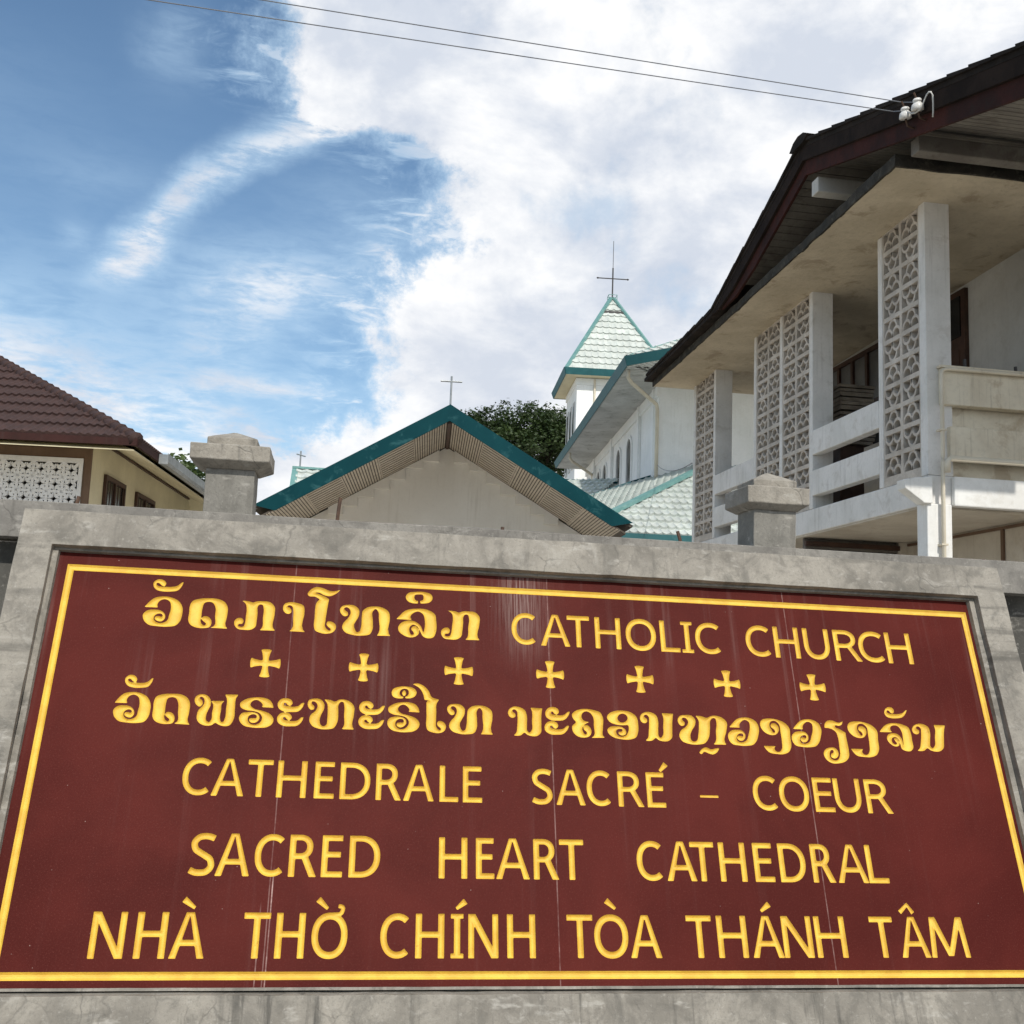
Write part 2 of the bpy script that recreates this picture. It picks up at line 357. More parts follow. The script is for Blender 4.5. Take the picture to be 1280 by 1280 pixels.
# ------------------------------------------------------------------ mesh helpers
class MB:
    def __init__(s): s.v, s.f = [], []
    def poly(s, pts):
        i = len(s.v); s.v += [tuple(map(float, p)) for p in pts]; s.f.append(tuple(range(i, i+len(pts)))); return s
    def hexa(s, p):      # 8 points: bottom 4 ccw, top 4 ccw
        i = len(s.v); s.v += [tuple(map(float, q)) for q in p]
        for q in ((3, 2, 1, 0), (4, 5, 6, 7), (0, 1, 5, 4), (1, 2, 6, 5), (2, 3, 7, 6), (3, 0, 4, 7)): s.f.append(tuple(i+k for k in q))
        return s
    def box(s, x0, x1, y0, y1, z0, z1):
        return s.hexa([(x0, y0, z0), (x1, y0, z0), (x1, y1, z0), (x0, y1, z0), (x0, y0, z1), (x1, y0, z1), (x1, y1, z1), (x0, y1, z1)])
    def prism(s, pts, ext):    # planar polygon pushed along a vector
        n = len(pts); i = len(s.v); e = Vector(ext)
        s.v += [tuple(Vector(p)) for p in pts] + [tuple(Vector(p)+e) for p in pts]
        s.f.append(tuple(i+k for k in range(n))); s.f.append(tuple(i+n+k for k in reversed(range(n))))
        for k in range(n):
            j = (k+1) % n; s.f.append((i+k, i+n+k, i+n+j, i+j))
        return s
    def beam(s, p, q, w, h, up=(0, 0, 1)):
        p, q, up = Vector(p), Vector(q), Vector(up)
        d = (q-p).normalized(); sd_ = d.cross(up).normalized(); u = sd_.cross(d)
        a, b = sd_*w/2, u*h/2
        return s.hexa([p-a-b, p+a-b, q+a-b, q-a-b, p-a+b, p+a+b, q+a+b, q-a+b])
    def tube(s, pts, r, n=8, r2=None):
        pts = [Vector(p) for p in pts]; i = len(s.v); k = len(pts)
        for j, p in enumerate(pts):
            d = (pts[min(j+1, k-1)]-pts[max(j-1, 0)]).normalized()
            a = d.cross(Vector((0, 0, 1)))
            if a.length < 1e-3: a = Vector((1, 0, 0))
            a.normalize(); b = d.cross(a)
            rr = r if r2 is None else r+(r2-r)*j/max(k-1, 1)
            for t in range(n):
                w = 2*math.pi*t/n
                s.v.append(tuple(p+a*math.cos(w)*rr+b*math.sin(w)*rr))
        for j in range(k-1):
            for t in range(n):
                t2 = (t+1) % n
                s.f.append((i+j*n+t, i+j*n+t2, i+(j+1)*n+t2, i+(j+1)*n+t))
        s.f.append(tuple(i+t for t in reversed(range(n)))); s.f.append(tuple(i+(k-1)*n+t for t in range(n)))
        return s
    def lathe(s, c, prof, n=14, axis=(0, 0, 1)):
        ax = Vector(axis).normalized(); a = ax.cross(Vector((1, 0, 0)))
        if a.length < .1: a = ax.cross(Vector((0, 1, 0)))
        a.normalize(); b = ax.cross(a); c = Vector(c); i = len(s.v)
        for r, h in prof:
            for t in range(n):
                w = 2*math.pi*t/n; s.v.append(tuple(c+ax*h+a*math.cos(w)*r+b*math.sin(w)*r))
        for j in range(len(prof)-1):
            for t in range(n):
                t2 = (t+1) % n; s.f.append((i+j*n+t, i+j*n+t2, i+(j+1)*n+t2, i+(j+1)*n+t))
        s.f.append(tuple(i+t for t in reversed(range(n)))); s.f.append(tuple(i+(len(prof)-1)*n+t for t in range(n)))
        return s
    def build(s, name, mat, parent=None, world=True, bevel=0., smooth=False, sub=0):
        me = bpy.data.meshes.new(name)
        v = s.v
        if parent is not None and world:
            inv = MW[parent.name].inverted(); v = [tuple(inv @ Vector(p)) for p in v]
        me.from_pydata(v, [], s.f); me.validate(); me.update()
        bm = bmesh.new(); bm.from_mesh(me); bmesh.ops.recalc_face_normals(bm, faces=bm.faces); bm.to_mesh(me); bm.free()
        me.materials.append(M[mat] if isinstance(mat, str) else mat)
        if smooth: me.polygons.foreach_set('use_smooth', [True]*len(me.polygons))
        o = bpy.data.objects.new(name, me); col.objects.link(o)
        if parent is not None:
            o.parent = parent
            MW[o.name] = MW[parent.name].copy()
        if bevel:
            b = o.modifiers.new('bevel', 'BEVEL'); b.width = bevel; b.segments = 2; b.limit_method = 'ANGLE'; b.angle_limit = R(40)
        return o
MW = {}
def root(name, label, cat, loc=(0, 0, 0), rotz=0., group=None, mat4=None):
    o = bpy.data.objects.new(name, None); col.objects.link(o)
    mw = mat4 if mat4 is not None else Matrix.Translation(loc) @ Matrix.Rotation(rotz, 4, 'Z')
    o.matrix_world = mw; MW[o.name] = mw.copy()
    o.empty_display_size = .2
    tag(o, label, cat, group)
    return o
def tag(o, label, cat, group=None):
    o['label'] = label; o['category'] = cat
    if group: o['group'] = group
    return o
def structure(o): o['kind'] = 'structure'; return o

def tile_roof(mb, O, e, s, W, L, clip, row, tw, amp, lip, seg=6, phase=0., pan=False):
    """rows of overlapping curved tiles on the plane O + a*e + b*s, clipped to the polygon clip[(a,b)]"""
    O, e, s = Vector(O), Vector(e).normalized(), Vector(s).normalized()
    n = e.cross(s).normalized()
    if n.z < 0: n = -n
    na = int(W/tw*seg)+1; nb = int(math.ceil(L/row))
    a0 = min(c[0] for c in clip); b0 = min(c[1] for c in clip)
    bm = bmesh.new()
    prof = []
    for i in range(na+1):
        t = ((i/seg)+phase) % 1.
        prof.append(amp*(.5+.5*math.cos(2*math.pi*t))**1.4 if not pan else amp*(1-math.sin(math.pi*t)**.7))
    for j in range(nb):
        rows = []
        for k, (b, h) in enumerate(((b0+j*row-.012, 0.), (b0+j*row-.012, lip), (b0+(j+1)*row, .0))):
            vs = []
            for i in range(na+1):
                a = a0+i*tw/seg
                hh = h+prof[i] if k else h-.01
                drop = (.35*prof[i] if not pan else 1.1*(amp-prof[i])) if k < 2 else 0
                vs.append(bm.verts.new(O+e*a+s*(b-drop)+n*hh))
            rows.append(vs)
        for k in range(2):
            for i in range(na):
                bm.faces.new((rows[k][i], rows[k][i+1], rows[k+1][i+1], rows[k+1][i]))
    m_ = len(clip)
    cx = sum(c[0] for c in clip)/m_; cy = sum(c[1] for c in clip)/m_
    for i in range(m_):
        p, q = clip[i], clip[(i+1) % m_]
        P3 = O+e*p[0]+s*p[1]; d2 = e*(q[0]-p[0])+s*(q[1]-p[1])
        pn = d2.cross(n).normalized()
        if pn.dot(O+e*cx+s*cy-P3) > 0: pn = -pn
        if abs(q[1]-p[1]) < 1e-6 and abs(p[1]-b0) < 1e-6: continue   # keep the scalloped eave
        bmesh.ops.bisect_plane(bm, geom=bm.verts[:]+bm.edges[:]+bm.faces[:], plane_co=P3, plane_no=pn, clear_outer=True)
    i0 = len(mb.v)
    bm.verts.index_update()
    mb.v += [tuple(v.co) for v in bm.verts]
    mb.f += [tuple(i0+v.index for v in f.verts) for f in bm.faces]
    bm.free()
    return mb

def tile_face(mb, pts, row, tw, amp, lip, seg=6, lift=.02, pan=False):
    """tile a planar 3D polygon whose first edge is the eave"""
    pts = [Vector(p) for p in pts]
    O = pts[0]; e = (pts[1]-pts[0]).normalized()
    nn = (pts[1]-pts[0]).cross(pts[-1]-pts[0]).normalized()
    if nn.z < 0: nn = -nn
    s = nn.cross(e)
    if s.dot(pts[-1]-pts[0]) < 0: s = -s
    O = O+nn*lift
    clip = [((p-pts[0]).dot(e), (p-pts[0]).dot(s)) for p in pts]
    W = max(c[0] for c in clip)-min(c[0] for c in clip); L = max(c[1] for c in clip)-min(c[1] for c in clip)
    return tile_roof(mb, O, e, s, W, L, clip, row, tw, amp, lip, seg, 0., pan)
# ------------------------------------------------------------------ setting: ground, pavement, street
def sheet(name, mat, x0, x1, y0, y1, z):
    return structure(MB().poly([(x0, y0, z), (x1, y0, z), (x1, y1, z), (x0, y1, z)]).build(name, mat))
sheet('ground', 'ground', -1500, 1500, -1500, 1500, 0)
sheet('pavement', 'pavement', -60, 60, .6, 4.2, .004)
structure(MB().box(-60, 60, .42, .6, -.1, .012).build('kerb', 'pavement'))
sheet('road', 'asphalt', -60, 60, -7.4, .42, .004)

# ------------------------------------------------------------------ the church name board
LEAN = R(20.5); TH = .006
SN = Vector((0, -math.cos(LEAN), math.sin(LEAN))); SU = Vector((0, math.sin(LEAN), math.cos(LEAN)))
sx_ = (Vector((1, 0, 0))-SU*TH).normalized(); sz_ = (SU+Vector((1, 0, 0))*TH).normalized()
SM = Matrix((sx_, -SN, sz_)).transposed().to_4x4(); SM.translation = (.642, 3.6, .552)
sign = root('church_sign', 'large maroon and gold church name board in a leaning cement frame', 'sign', mat4=SM)

def ring_mesh(o, i, y0, y1, ib):
    """picture frame: outer rect o, inner rect i at the front, inner rect ib at the back (u0,u1,v0,v1)"""
    mb = MB()
    R4 = lambda r, y: [(r[0], y, r[2]), (r[1], y, r[2]), (r[1], y, r[3]), (r[0], y, r[3])]
    mb.v = R4(o, y0)+R4(i, y0)+R4(ib, y1)+R4(o, y1)
    for k in range(4):
        j = (k+1) % 4
        for a in (0, 4, 8):
            mb.f.append((a+k, a+j, a+4+j, a+4+k))
        mb.f.append((12+k, 12+j, j, k))
    return mb
def rough_up(o, amt, sc, seed=0):
    """slight unevenness of hand-laid cement"""
    from mathutils import noise as mn
    for v in o.data.vertices:
        p = v.co*sc+Vector((seed, seed*2.3, 0))
        v.co += Vector(mn.noise_vector(p))*amt+Vector(mn.noise_vector(p*4.))*amt*.4
def subdiv_long(o, step):
    bm = bmesh.new(); bm.from_mesh(o.data)
    for _ in range(6):
        es = [e for e in bm.edges if e.calc_length() > step*1.6]
        if not es: break
        bmesh.ops.subdivide_edges(bm, edges=es, cuts=1, use_grid_fill=True)
    bmesh.ops.triangulate(bm, faces=[f for f in bm.faces if len(f.verts) > 4])
    bm.to_mesh(o.data); bm.free()
fr = ring_mesh((-1.772, 2.072, -.62, 1.592), (-1.655, 1.950, -.027, 1.457), -.052, .0, (-1.656, 1.951, -.012, 1.4585)).build('frame', 'frame', sign, world=False)
subdiv_long(fr, .05); rough_up(fr, .0028, 7)
b_ = fr.modifiers.new('bevel', 'BEVEL'); b_.width = .007; b_.segments = 2; b_.limit_method = 'ANGLE'; b_.angle_limit = R(50)
bd = ring_mesh((-1.6545, 1.9495, -.0105, 1.4570), (-1.635, 1.928, -.002, 1.449), -.021, .004, (-1.633, 1.926, -.0005, 1.4505)).build('inner_bead', 'frame', sign, world=False)
subdiv_long(bd, .05); rough_up(bd, .0008, 9, 4)
# the back of the board, built solid against the wall
bk = []
def sl(u, y, v): return SM @ Vector((u, y, v))
for u in (-1.765, 2.065):
    bk.append([sl(u, .012, -.60), sl(u, .012, 1.585), Vector((sl(u, 0, 0).x, 4.262, sl(u, .012, 1.585).z)), Vector((sl(u, 0, 0).x, 4.262, sl(u, .012, -.6).z))])
mb = MB(); mb.v = [tuple(p) for s_ in bk for p in s_]
mb.f = [(0, 1, 2, 3), (7, 6, 5, 4)]+[(k, 4+k, 4+(k+1) % 4, (k+1) % 4) for k in range(4)]
mb.build('backing', 'wall', sign)
# weathered ridge of cement along the top
tp = MB().hexa([(-1.73, -.004, 1.590), (2.04, -.004, 1.590), (2.04, .075, 1.588), (-1.73, .075, 1.588), (-1.71, .004, 1.615), (2.02, .004, 1.615), (2.02, .075, 1.620), (-1.71, .075, 1.620)]).build('top_ledge', 'frame', sign, world=False)
subdiv_long(tp, .04); rough_up(tp, .004, 9, 3)

LAO = [
(0, ["-2628,2504c -2600,2545 -2566,2578 -2516,2592 -2446,2586 -2394,2560 -2364,2511 -2361,2457 -2369,2410 -2396,2374 -2439,2363 -2521,2362 -2584,2372 -2623,2412 -2629,2450 -2605,2478 -2558,2488 -2509,2481 -2479,2454 -2476,2424 -2496,2401 -2527,2403 -2546,2420 -2541,2436 -2521,2439 -2498,2436 -2494,2447 -2503,2457 -2530,2457 -2549,2441 -2552,2416 -2534,2394 -2494,2388 -2459,2409 -2450,2452 -2445,2514 -2459,2556 -2496,2572 -2529,2556 -2541,2528 -2535,2505c"]),
(1, ["-2380,2715c -2390,2678 -2414,2645 -2458,2634 -2521,2632 -2561,2641 -2587,2671 -2589,2698 -2557,2726 -2518,2718 -2501,2696 -2509,2674 -2530,2678 -2550,2695 -2568,2696 -2566,2682 -2540,2670 -2505,2669 -2456,2671 -2416,2685 -2394,2708"]),
(0, ["-2303,2565 -2250,2589 -2187,2596 -2116,2592 -2072,2570 -2051,2536 -2047,2466 -2050,2388 -2035,2367c -2156,2369c -2130,2384 -2131,2461 -2137,2531 -2156,2561 -2185,2569 -2215,2558 -2225,2518 -2226,2448 -2228,2417 -2214,2391 -2196,2384 -2187,2396 -2210,2418 -2223,2433 -2214,2451 -2186,2455 -2160,2436 -2150,2406 -2160,2375 -2197,2364 -2253,2366 -2297,2387 -2312,2413 -2314,2475 -2314,2537"]),
(0, ["-1964,2591c -1932,2591 -1892,2585 -1874,2580 -1853,2589 -1804,2594 -1753,2589 -1718,2555 -1713,2493 -1716,2391 -1701,2369c -1809,2367c -1796,2383 -1794,2465 -1796,2543 -1805,2565 -1826,2567 -1837,2553 -1835,2502 -1836,2432 -1840,2393 -1866,2370 -1925,2365 -1964,2371 -1988,2397 -1991,2431 -1969,2454 -1940,2453 -1928,2435 -1936,2411 -1961,2406 -1963,2394 -1945,2387 -1924,2392 -1917,2416 -1915,2474 -1915,2529 -1924,2564 -1942,2583"]),
(0, ["-1657,2559 -1648,2582 -1610,2597 -1552,2592 -1511,2575 -1501,2536 -1502,2386 -1488,2369c -1598,2370c -1582,2390 -1579,2476 -1583,2539 -1593,2566 -1612,2573 -1629,2564 -1610,2553 -1597,2538 -1597,2515 -1617,2504 -1647,2520"]),
(0, ["-1488,2668 -1472,2701 -1430,2729 -1378,2723 -1333,2705 -1296,2703 -1247,2718c -1288,2679 -1327,2661 -1367,2667 -1405,2685 -1438,2685 -1404,2673 -1359,2655 -1329,2637c -1334,2600 -1341,2528 -1346,2457 -1346,2418 -1326,2395 -1311,2388 -1303,2400 -1324,2419 -1336,2438 -1330,2458 -1301,2459 -1271,2437 -1266,2414 -1282,2382 -1328,2364 -1379,2369 -1416,2387 -1425,2414 -1425,2484 -1425,2563 -1420,2600 -1398,2633c -1432,2651 -1480,2656"]),
(0, ["-1245,2563 -1232,2585 -1192,2599 -1136,2594 -1106,2565 -1104,2521 -1126,2470 -1137,2445 -1128,2406 -1113,2387 -1095,2393 -1085,2427 -1083,2517 -1078,2557 -1044,2587 -989,2597 -933,2590 -886,2557 -877,2518 -881,2389 -869,2369c -967,2367c -956,2385 -958,2503 -965,2558 -984,2577 -1002,2561 -1001,2481 -1001,2412 -1017,2377 -1071,2362 -1144,2364 -1204,2387 -1222,2420 -1216,2450 -1178,2502 -1166,2542 -1177,2569 -1200,2580 -1216,2569 -1208,2555 -1189,2541 -1186,2516 -1205,2507 -1239,2533"]),
(0, ["-829,2505c -802,2537 -766,2574 -683,2596 -598,2591 -541,2555 -532,2506 -535,2406 -549,2376 -586,2364 -627,2377 -649,2415 -675,2456 -703,2467 -726,2448 -730,2416 -715,2387 -697,2390 -699,2408 -716,2429 -710,2449 -687,2456 -663,2434 -657,2405 -678,2377 -724,2365 -770,2379 -808,2412 -813,2441 -791,2477 -746,2497 -690,2492 -647,2460 -625,2411 -618,2441 -617,2501 -633,2556 -668,2574 -705,2559 -725,2526 -713,2504c"]),
(1, ["-764,2690 -746,2719 -695,2732 -619,2734 -572,2716 -562,2691 -580,2655 -618,2642 -653,2640c -656,2661c -637,2667 -630,2693 -638,2711 -666,2713 -694,2707 -700,2684 -689,2664 -672,2660c -671,2639c -711,2639 -749,2655"]),
(0, ["-450,2592c -418,2593 -379,2587 -361,2581 -339,2591 -289,2595 -239,2590 -207,2556 -207,2493 -219,2390 -206,2368c -315,2366c -300,2382 -291,2465 -286,2544 -293,2566 -314,2568 -326,2554 -329,2502 -336,2431 -343,2392 -371,2369 -431,2364 -470,2370 -491,2396 -492,2431 -467,2454 -439,2454 -428,2434 -438,2411 -463,2405 -467,2394 -449,2387 -428,2392 -419,2415 -412,2475 -407,2530 -412,2565 -429,2584"]),
(0, ["-2726,1791c -2702,1829 -2672,1859 -2627,1871 -2564,1865 -2517,1840 -2489,1793 -2485,1742 -2492,1698 -2515,1665 -2554,1655 -2628,1655 -2685,1666 -2720,1705 -2726,1741 -2705,1767 -2663,1775 -2619,1768 -2592,1742 -2588,1713 -2605,1692 -2633,1695 -2651,1711 -2647,1726 -2629,1728 -2608,1725 -2604,1735 -2613,1745 -2637,1745 -2654,1730 -2656,1707 -2640,1686 -2604,1680 -2572,1699 -2565,1739 -2562,1798 -2576,1838 -2609,1853 -2638,1839 -2649,1813 -2642,1791c"]),
(1, ["-2493,1980c -2501,1945 -2522,1914 -2561,1904 -2618,1903 -2653,1913 -2678,1942 -2680,1968 -2652,1994 -2616,1986 -2601,1964 -2607,1943 -2627,1948 -2645,1965 -2660,1965 -2658,1952 -2635,1940 -2604,1939 -2560,1939 -2524,1952 -2505,1973"]),
(0, ["-2459,1843 -2411,1864 -2354,1869 -2290,1865 -2250,1844 -2230,1811 -2226,1746 -2227,1674 -2213,1654c -2322,1658c -2299,1671 -2301,1743 -2308,1808 -2325,1837 -2351,1845 -2379,1835 -2387,1798 -2387,1733 -2388,1704 -2375,1680 -2359,1673 -2351,1684 -2372,1705 -2384,1719 -2376,1736 -2351,1738 -2327,1721 -2317,1692 -2326,1663 -2360,1654 -2410,1657 -2450,1677 -2464,1701 -2467,1759 -2468,1817"]),
(0, ["-2200,1834 -2190,1860 -2158,1874 -2120,1866 -2093,1835 -2088,1799 -2102,1759 -2111,1720 -2104,1685 -2086,1677 -2074,1693 -2073,1743 -2072,1800 -2087,1828c -1999,1831c -2013,1813 -2015,1766 -2015,1702 -2006,1681 -1993,1682 -1984,1703 -1982,1775 -1984,1846 -1999,1878c -1909,1880c -1922,1852 -1923,1791 -1925,1698 -1947,1659 -1990,1652 -2025,1663 -2042,1673 -2067,1656 -2100,1651 -2141,1662 -2168,1690 -2173,1725 -2165,1761 -2139,1794 -2132,1826 -2145,1851 -2162,1855 -2168,1848 -2149,1829 -2144,1801 -2161,1784 -2186,1799"]),
(0, ["-1661,1794c -1670,1822 -1696,1852 -1742,1865 -1797,1864 -1857,1848 -1891,1817 -1886,1792 -1850,1772 -1795,1766 -1754,1753 -1733,1723 -1741,1690 -1773,1669 -1807,1674 -1828,1698 -1825,1727 -1800,1743 -1772,1736 -1771,1719 -1797,1715 -1817,1711 -1819,1697 -1801,1682 -1771,1686 -1751,1711 -1757,1740 -1787,1756 -1835,1757 -1875,1746 -1889,1717 -1879,1686 -1846,1658 -1805,1650 -1744,1648 -1687,1658 -1659,1683 -1655,1715 -1678,1746 -1741,1771 -1797,1785 -1821,1811 -1811,1835 -1782,1847 -1753,1833 -1736,1809 -1742,1796c"]),
(0, ["-1451,1839c -1462,1805 -1491,1774 -1535,1768 -1591,1771 -1627,1795 -1635,1827 -1614,1859 -1577,1867 -1541,1853 -1533,1831 -1549,1812 -1567,1819 -1582,1834 -1592,1831 -1591,1818 -1566,1810 -1524,1807 -1490,1814 -1468,1836", "-1449,1736c -1460,1702 -1489,1672 -1533,1666 -1588,1669 -1623,1692 -1631,1724 -1611,1756 -1574,1764 -1539,1749 -1530,1728 -1546,1709 -1564,1716 -1579,1731 -1589,1728 -1588,1715 -1563,1707 -1522,1704 -1488,1711 -1465,1732"]),
(0, ["-1429,1833 -1421,1859 -1383,1872 -1338,1866 -1313,1834 -1313,1798 -1331,1754 -1338,1717 -1327,1682 -1309,1674 -1292,1683 -1286,1726 -1287,1791 -1292,1835 -1315,1869c -1271,1865 -1239,1855 -1209,1871 -1174,1872 -1131,1856 -1105,1827 -1102,1769 -1107,1675 -1095,1657c -1184,1657c -1172,1673 -1171,1759 -1173,1825 -1183,1854 -1197,1855 -1212,1838 -1212,1780 -1217,1700 -1239,1663 -1280,1653 -1342,1656 -1388,1676 -1409,1711 -1403,1751 -1368,1788 -1359,1821 -1375,1846 -1399,1849 -1402,1838 -1383,1817 -1382,1795 -1402,1789 -1422,1808"]),
(0, ["-886,1839c -899,1805 -929,1775 -972,1768 -1027,1771 -1062,1795 -1068,1828 -1047,1860 -1010,1868 -976,1853 -968,1831 -984,1812 -1002,1819 -1016,1835 -1026,1831 -1025,1818 -1001,1810 -960,1807 -927,1815 -903,1836", "-888,1735c -900,1701 -930,1672 -973,1665 -1027,1668 -1062,1692 -1069,1724 -1048,1756 -1011,1764 -976,1749 -969,1728 -985,1709 -1002,1716 -1016,1731 -1026,1728 -1026,1715 -1002,1707 -961,1704 -928,1711 -905,1732"]),
(0, ["-640,1797c -647,1826 -671,1856 -715,1869 -768,1868 -827,1852 -863,1821 -859,1796 -825,1776 -772,1769 -733,1756 -714,1726 -724,1693 -756,1672 -789,1677 -809,1701 -804,1730 -778,1746 -752,1739 -751,1722 -777,1719 -797,1714 -800,1700 -783,1685 -754,1689 -732,1714 -737,1743 -765,1759 -812,1761 -851,1749 -866,1720 -859,1689 -828,1661 -789,1652 -730,1650 -674,1661 -645,1685 -638,1718 -659,1749 -719,1774 -773,1789 -795,1815 -784,1839 -754,1851 -727,1837 -712,1813 -719,1800c"]),
(1, ["-843,1937 -833,1964 -794,1982 -730,1986 -683,1974 -664,1948 -674,1918 -706,1900 -744,1899c -745,1911c -728,1919 -720,1942 -729,1964 -755,1970 -776,1960 -786,1936 -775,1915 -758,1911c -758,1898c -799,1896 -832,1908", "-752,1959 -740,1941 -743,1923 -753,1915 -764,1923 -768,1940"]),
(0, ["-698,2007c -658,2014 -615,1997 -578,1960 -556,1916 -501,1898c -519,1865 -520,1806 -521,1740 -521,1704 -506,1679 -488,1672 -485,1683 -507,1704 -514,1722 -503,1739 -471,1735 -449,1706 -460,1669 -495,1652 -538,1654 -581,1673 -590,1701 -589,1767 -591,1848 -588,1881 -570,1890c -606,1891c -617,1936 -643,1977 -676,1998"]),
(0, ["-442,1838 -429,1859 -392,1870 -343,1865 -316,1838 -316,1797 -339,1751 -349,1728 -343,1691 -330,1674 -314,1679 -303,1711 -297,1793 -291,1830 -260,1857 -210,1865 -160,1858 -119,1827 -113,1791 -121,1672 -111,1653c -199,1653c -189,1669 -186,1779 -190,1829 -206,1847 -223,1832 -226,1759 -228,1695 -244,1663 -294,1650 -359,1653 -412,1676 -427,1707 -420,1734 -384,1781 -372,1818 -380,1843 -400,1853 -415,1844 -409,1830 -392,1817 -390,1794 -408,1786 -437,1811"]),
(0, ["1,1818 9,1844 42,1866 86,1864 126,1841 138,1808 138,1726 140,1689 155,1677 170,1690 176,1764 178,1832 168,1863c 255,1861c 247,1812 244,1722 241,1681 213,1655 169,1652 140,1660 120,1675 92,1655 39,1651c 60,1676 67,1724 70,1798 67,1831 49,1846 33,1840 34,1828 52,1816 55,1794 37,1782 11,1792"]),
(0, ["461,1845c 446,1810 413,1779 369,1773 314,1776 281,1800 277,1833 301,1866 339,1874 372,1859 378,1837 360,1818 343,1824 330,1840 320,1837 319,1824 343,1816 384,1813 419,1820 444,1841", "451,1740c 436,1705 404,1675 359,1668 305,1672 272,1696 268,1728 292,1760 330,1768 363,1753 369,1732 351,1713 334,1720 321,1735 311,1732 311,1719 334,1711 375,1708 409,1715 434,1736"]),
(0, ["475,1824 503,1851 564,1868 639,1862 690,1843 707,1805 702,1730 703,1667 720,1657c 611,1653c 631,1668 635,1743 632,1810 607,1843 578,1850 553,1834 545,1807 559,1782 601,1770c 564,1748 548,1725 551,1699 568,1677 579,1681 580,1693 559,1714 558,1737 579,1748 608,1727 615,1694 601,1667 559,1653 508,1663 476,1697 474,1737 502,1767 481,1794"]),
(0, ["737,1813 750,1836 797,1860 859,1866 919,1856 962,1821 971,1768 964,1700 950,1670 911,1652 835,1650 776,1664 741,1693 735,1719 755,1738 805,1746 849,1740 874,1718 875,1693 849,1678 819,1690 818,1704 843,1708 850,1721 822,1727 801,1713 802,1691 829,1670 871,1678 895,1717 894,1756 858,1755 798,1760 754,1779", "857,1843 883,1834 894,1811 879,1786 852,1775 826,1784 816,1808 830,1833"]),
(0, ["988,1813 997,1840 1032,1861 1077,1860 1116,1836 1125,1803 1120,1720 1121,1683 1134,1670 1150,1684 1161,1759 1167,1827 1158,1858c 1246,1856c 1236,1806 1227,1716 1222,1675 1191,1648 1147,1645 1118,1653 1099,1668 1070,1648 1016,1644c 1039,1669 1048,1717 1056,1793 1055,1827 1038,1841 1021,1835 1022,1823 1039,1811 1041,1788 1022,1776 997,1787"]),
(0, ["1277,1811 1291,1837 1338,1850 1390,1845 1414,1812 1407,1775 1378,1731 1364,1694 1371,1658 1390,1650 1411,1659 1426,1703 1437,1769 1438,1813 1417,1848c 1468,1844 1504,1834 1542,1850 1584,1852 1631,1835 1657,1806 1650,1747 1627,1652 1638,1634c 1534,1633c 1551,1649 1566,1737 1576,1803 1569,1832 1553,1834 1532,1816 1522,1757 1502,1677 1470,1640 1420,1629 1348,1632 1297,1652 1279,1688 1293,1728 1341,1766 1357,1799 1343,1824 1315,1827 1310,1816 1328,1795 1326,1773 1301,1766 1281,1786"]),
(1, ["1423,1564 1445,1598 1474,1610 1514,1596 1554,1605 1580,1608c 1558,1576 1525,1558 1488,1566 1458,1576 1437,1558"]),
(0, ["1673,1768c 1707,1805 1744,1835 1791,1847 1851,1841 1891,1815 1906,1768 1896,1718 1878,1674 1846,1641 1806,1632 1734,1632 1681,1643 1657,1682 1660,1717 1687,1743 1731,1751 1772,1744 1792,1718 1788,1689 1765,1669 1739,1671 1726,1687 1733,1703 1752,1705 1771,1701 1777,1711 1772,1721 1748,1722 1728,1707 1720,1684 1730,1663 1764,1657 1799,1675 1817,1715 1835,1773 1832,1813 1804,1829 1772,1814 1755,1789 1755,1767c"]),
(0, ["1922,1815 1938,1834 1991,1846 2062,1839 2115,1817 2145,1784 2146,1707 2142,1631 2121,1596 2079,1577 2024,1576 1963,1588 1936,1617 1927,1635c 2021,1636c 2008,1619 2019,1597 2046,1594 2065,1613 2074,1674 2073,1750 2069,1804 2037,1830 2004,1821 1992,1794 2006,1756 2020,1737 2031,1743 2027,1760 2002,1783 2004,1802 2034,1811 2059,1792 2062,1758 2038,1726 1997,1719 1945,1742 1921,1780"]),
(0, ["2176,1772c 2210,1809 2248,1839 2294,1851 2353,1844 2390,1819 2404,1772 2392,1722 2373,1678 2341,1645 2301,1636 2231,1636 2180,1647 2157,1686 2161,1721 2189,1747 2232,1755 2272,1748 2290,1722 2286,1693 2263,1673 2237,1675 2225,1691 2233,1707 2251,1709 2270,1705 2276,1715 2271,1725 2248,1725 2228,1711 2219,1688 2228,1667 2261,1661 2296,1679 2315,1719 2335,1777 2333,1817 2306,1832 2274,1818 2256,1793 2256,1771c"]),
(0, ["2437,1818 2460,1843 2505,1848 2543,1834 2572,1837 2590,1849c 2575,1819 2547,1808 2523,1812 2517,1802 2551,1783 2595,1758c 2596,1700 2599,1623 2592,1570 2564,1539 2505,1520 2449,1520 2406,1549 2394,1594 2410,1621 2453,1638 2493,1635 2513,1605 2504,1571 2475,1555 2449,1569 2454,1589 2475,1604 2474,1619 2458,1619 2443,1596 2442,1562 2469,1542 2502,1548 2521,1579 2528,1652 2528,1721 2518,1759 2478,1785 2432,1789c"]),
(0, ["2623,1816 2640,1836 2696,1848 2769,1841 2823,1819 2854,1785 2851,1707 2844,1629 2821,1594 2777,1575 2719,1574 2656,1585 2629,1615 2620,1634c 2718,1635c 2705,1617 2715,1595 2743,1592 2763,1612 2775,1673 2777,1751 2775,1806 2743,1832 2708,1823 2695,1795 2708,1756 2721,1738 2733,1743 2730,1761 2705,1784 2708,1803 2739,1812 2765,1794 2766,1758 2740,1726 2697,1719 2644,1743 2620,1781"]),
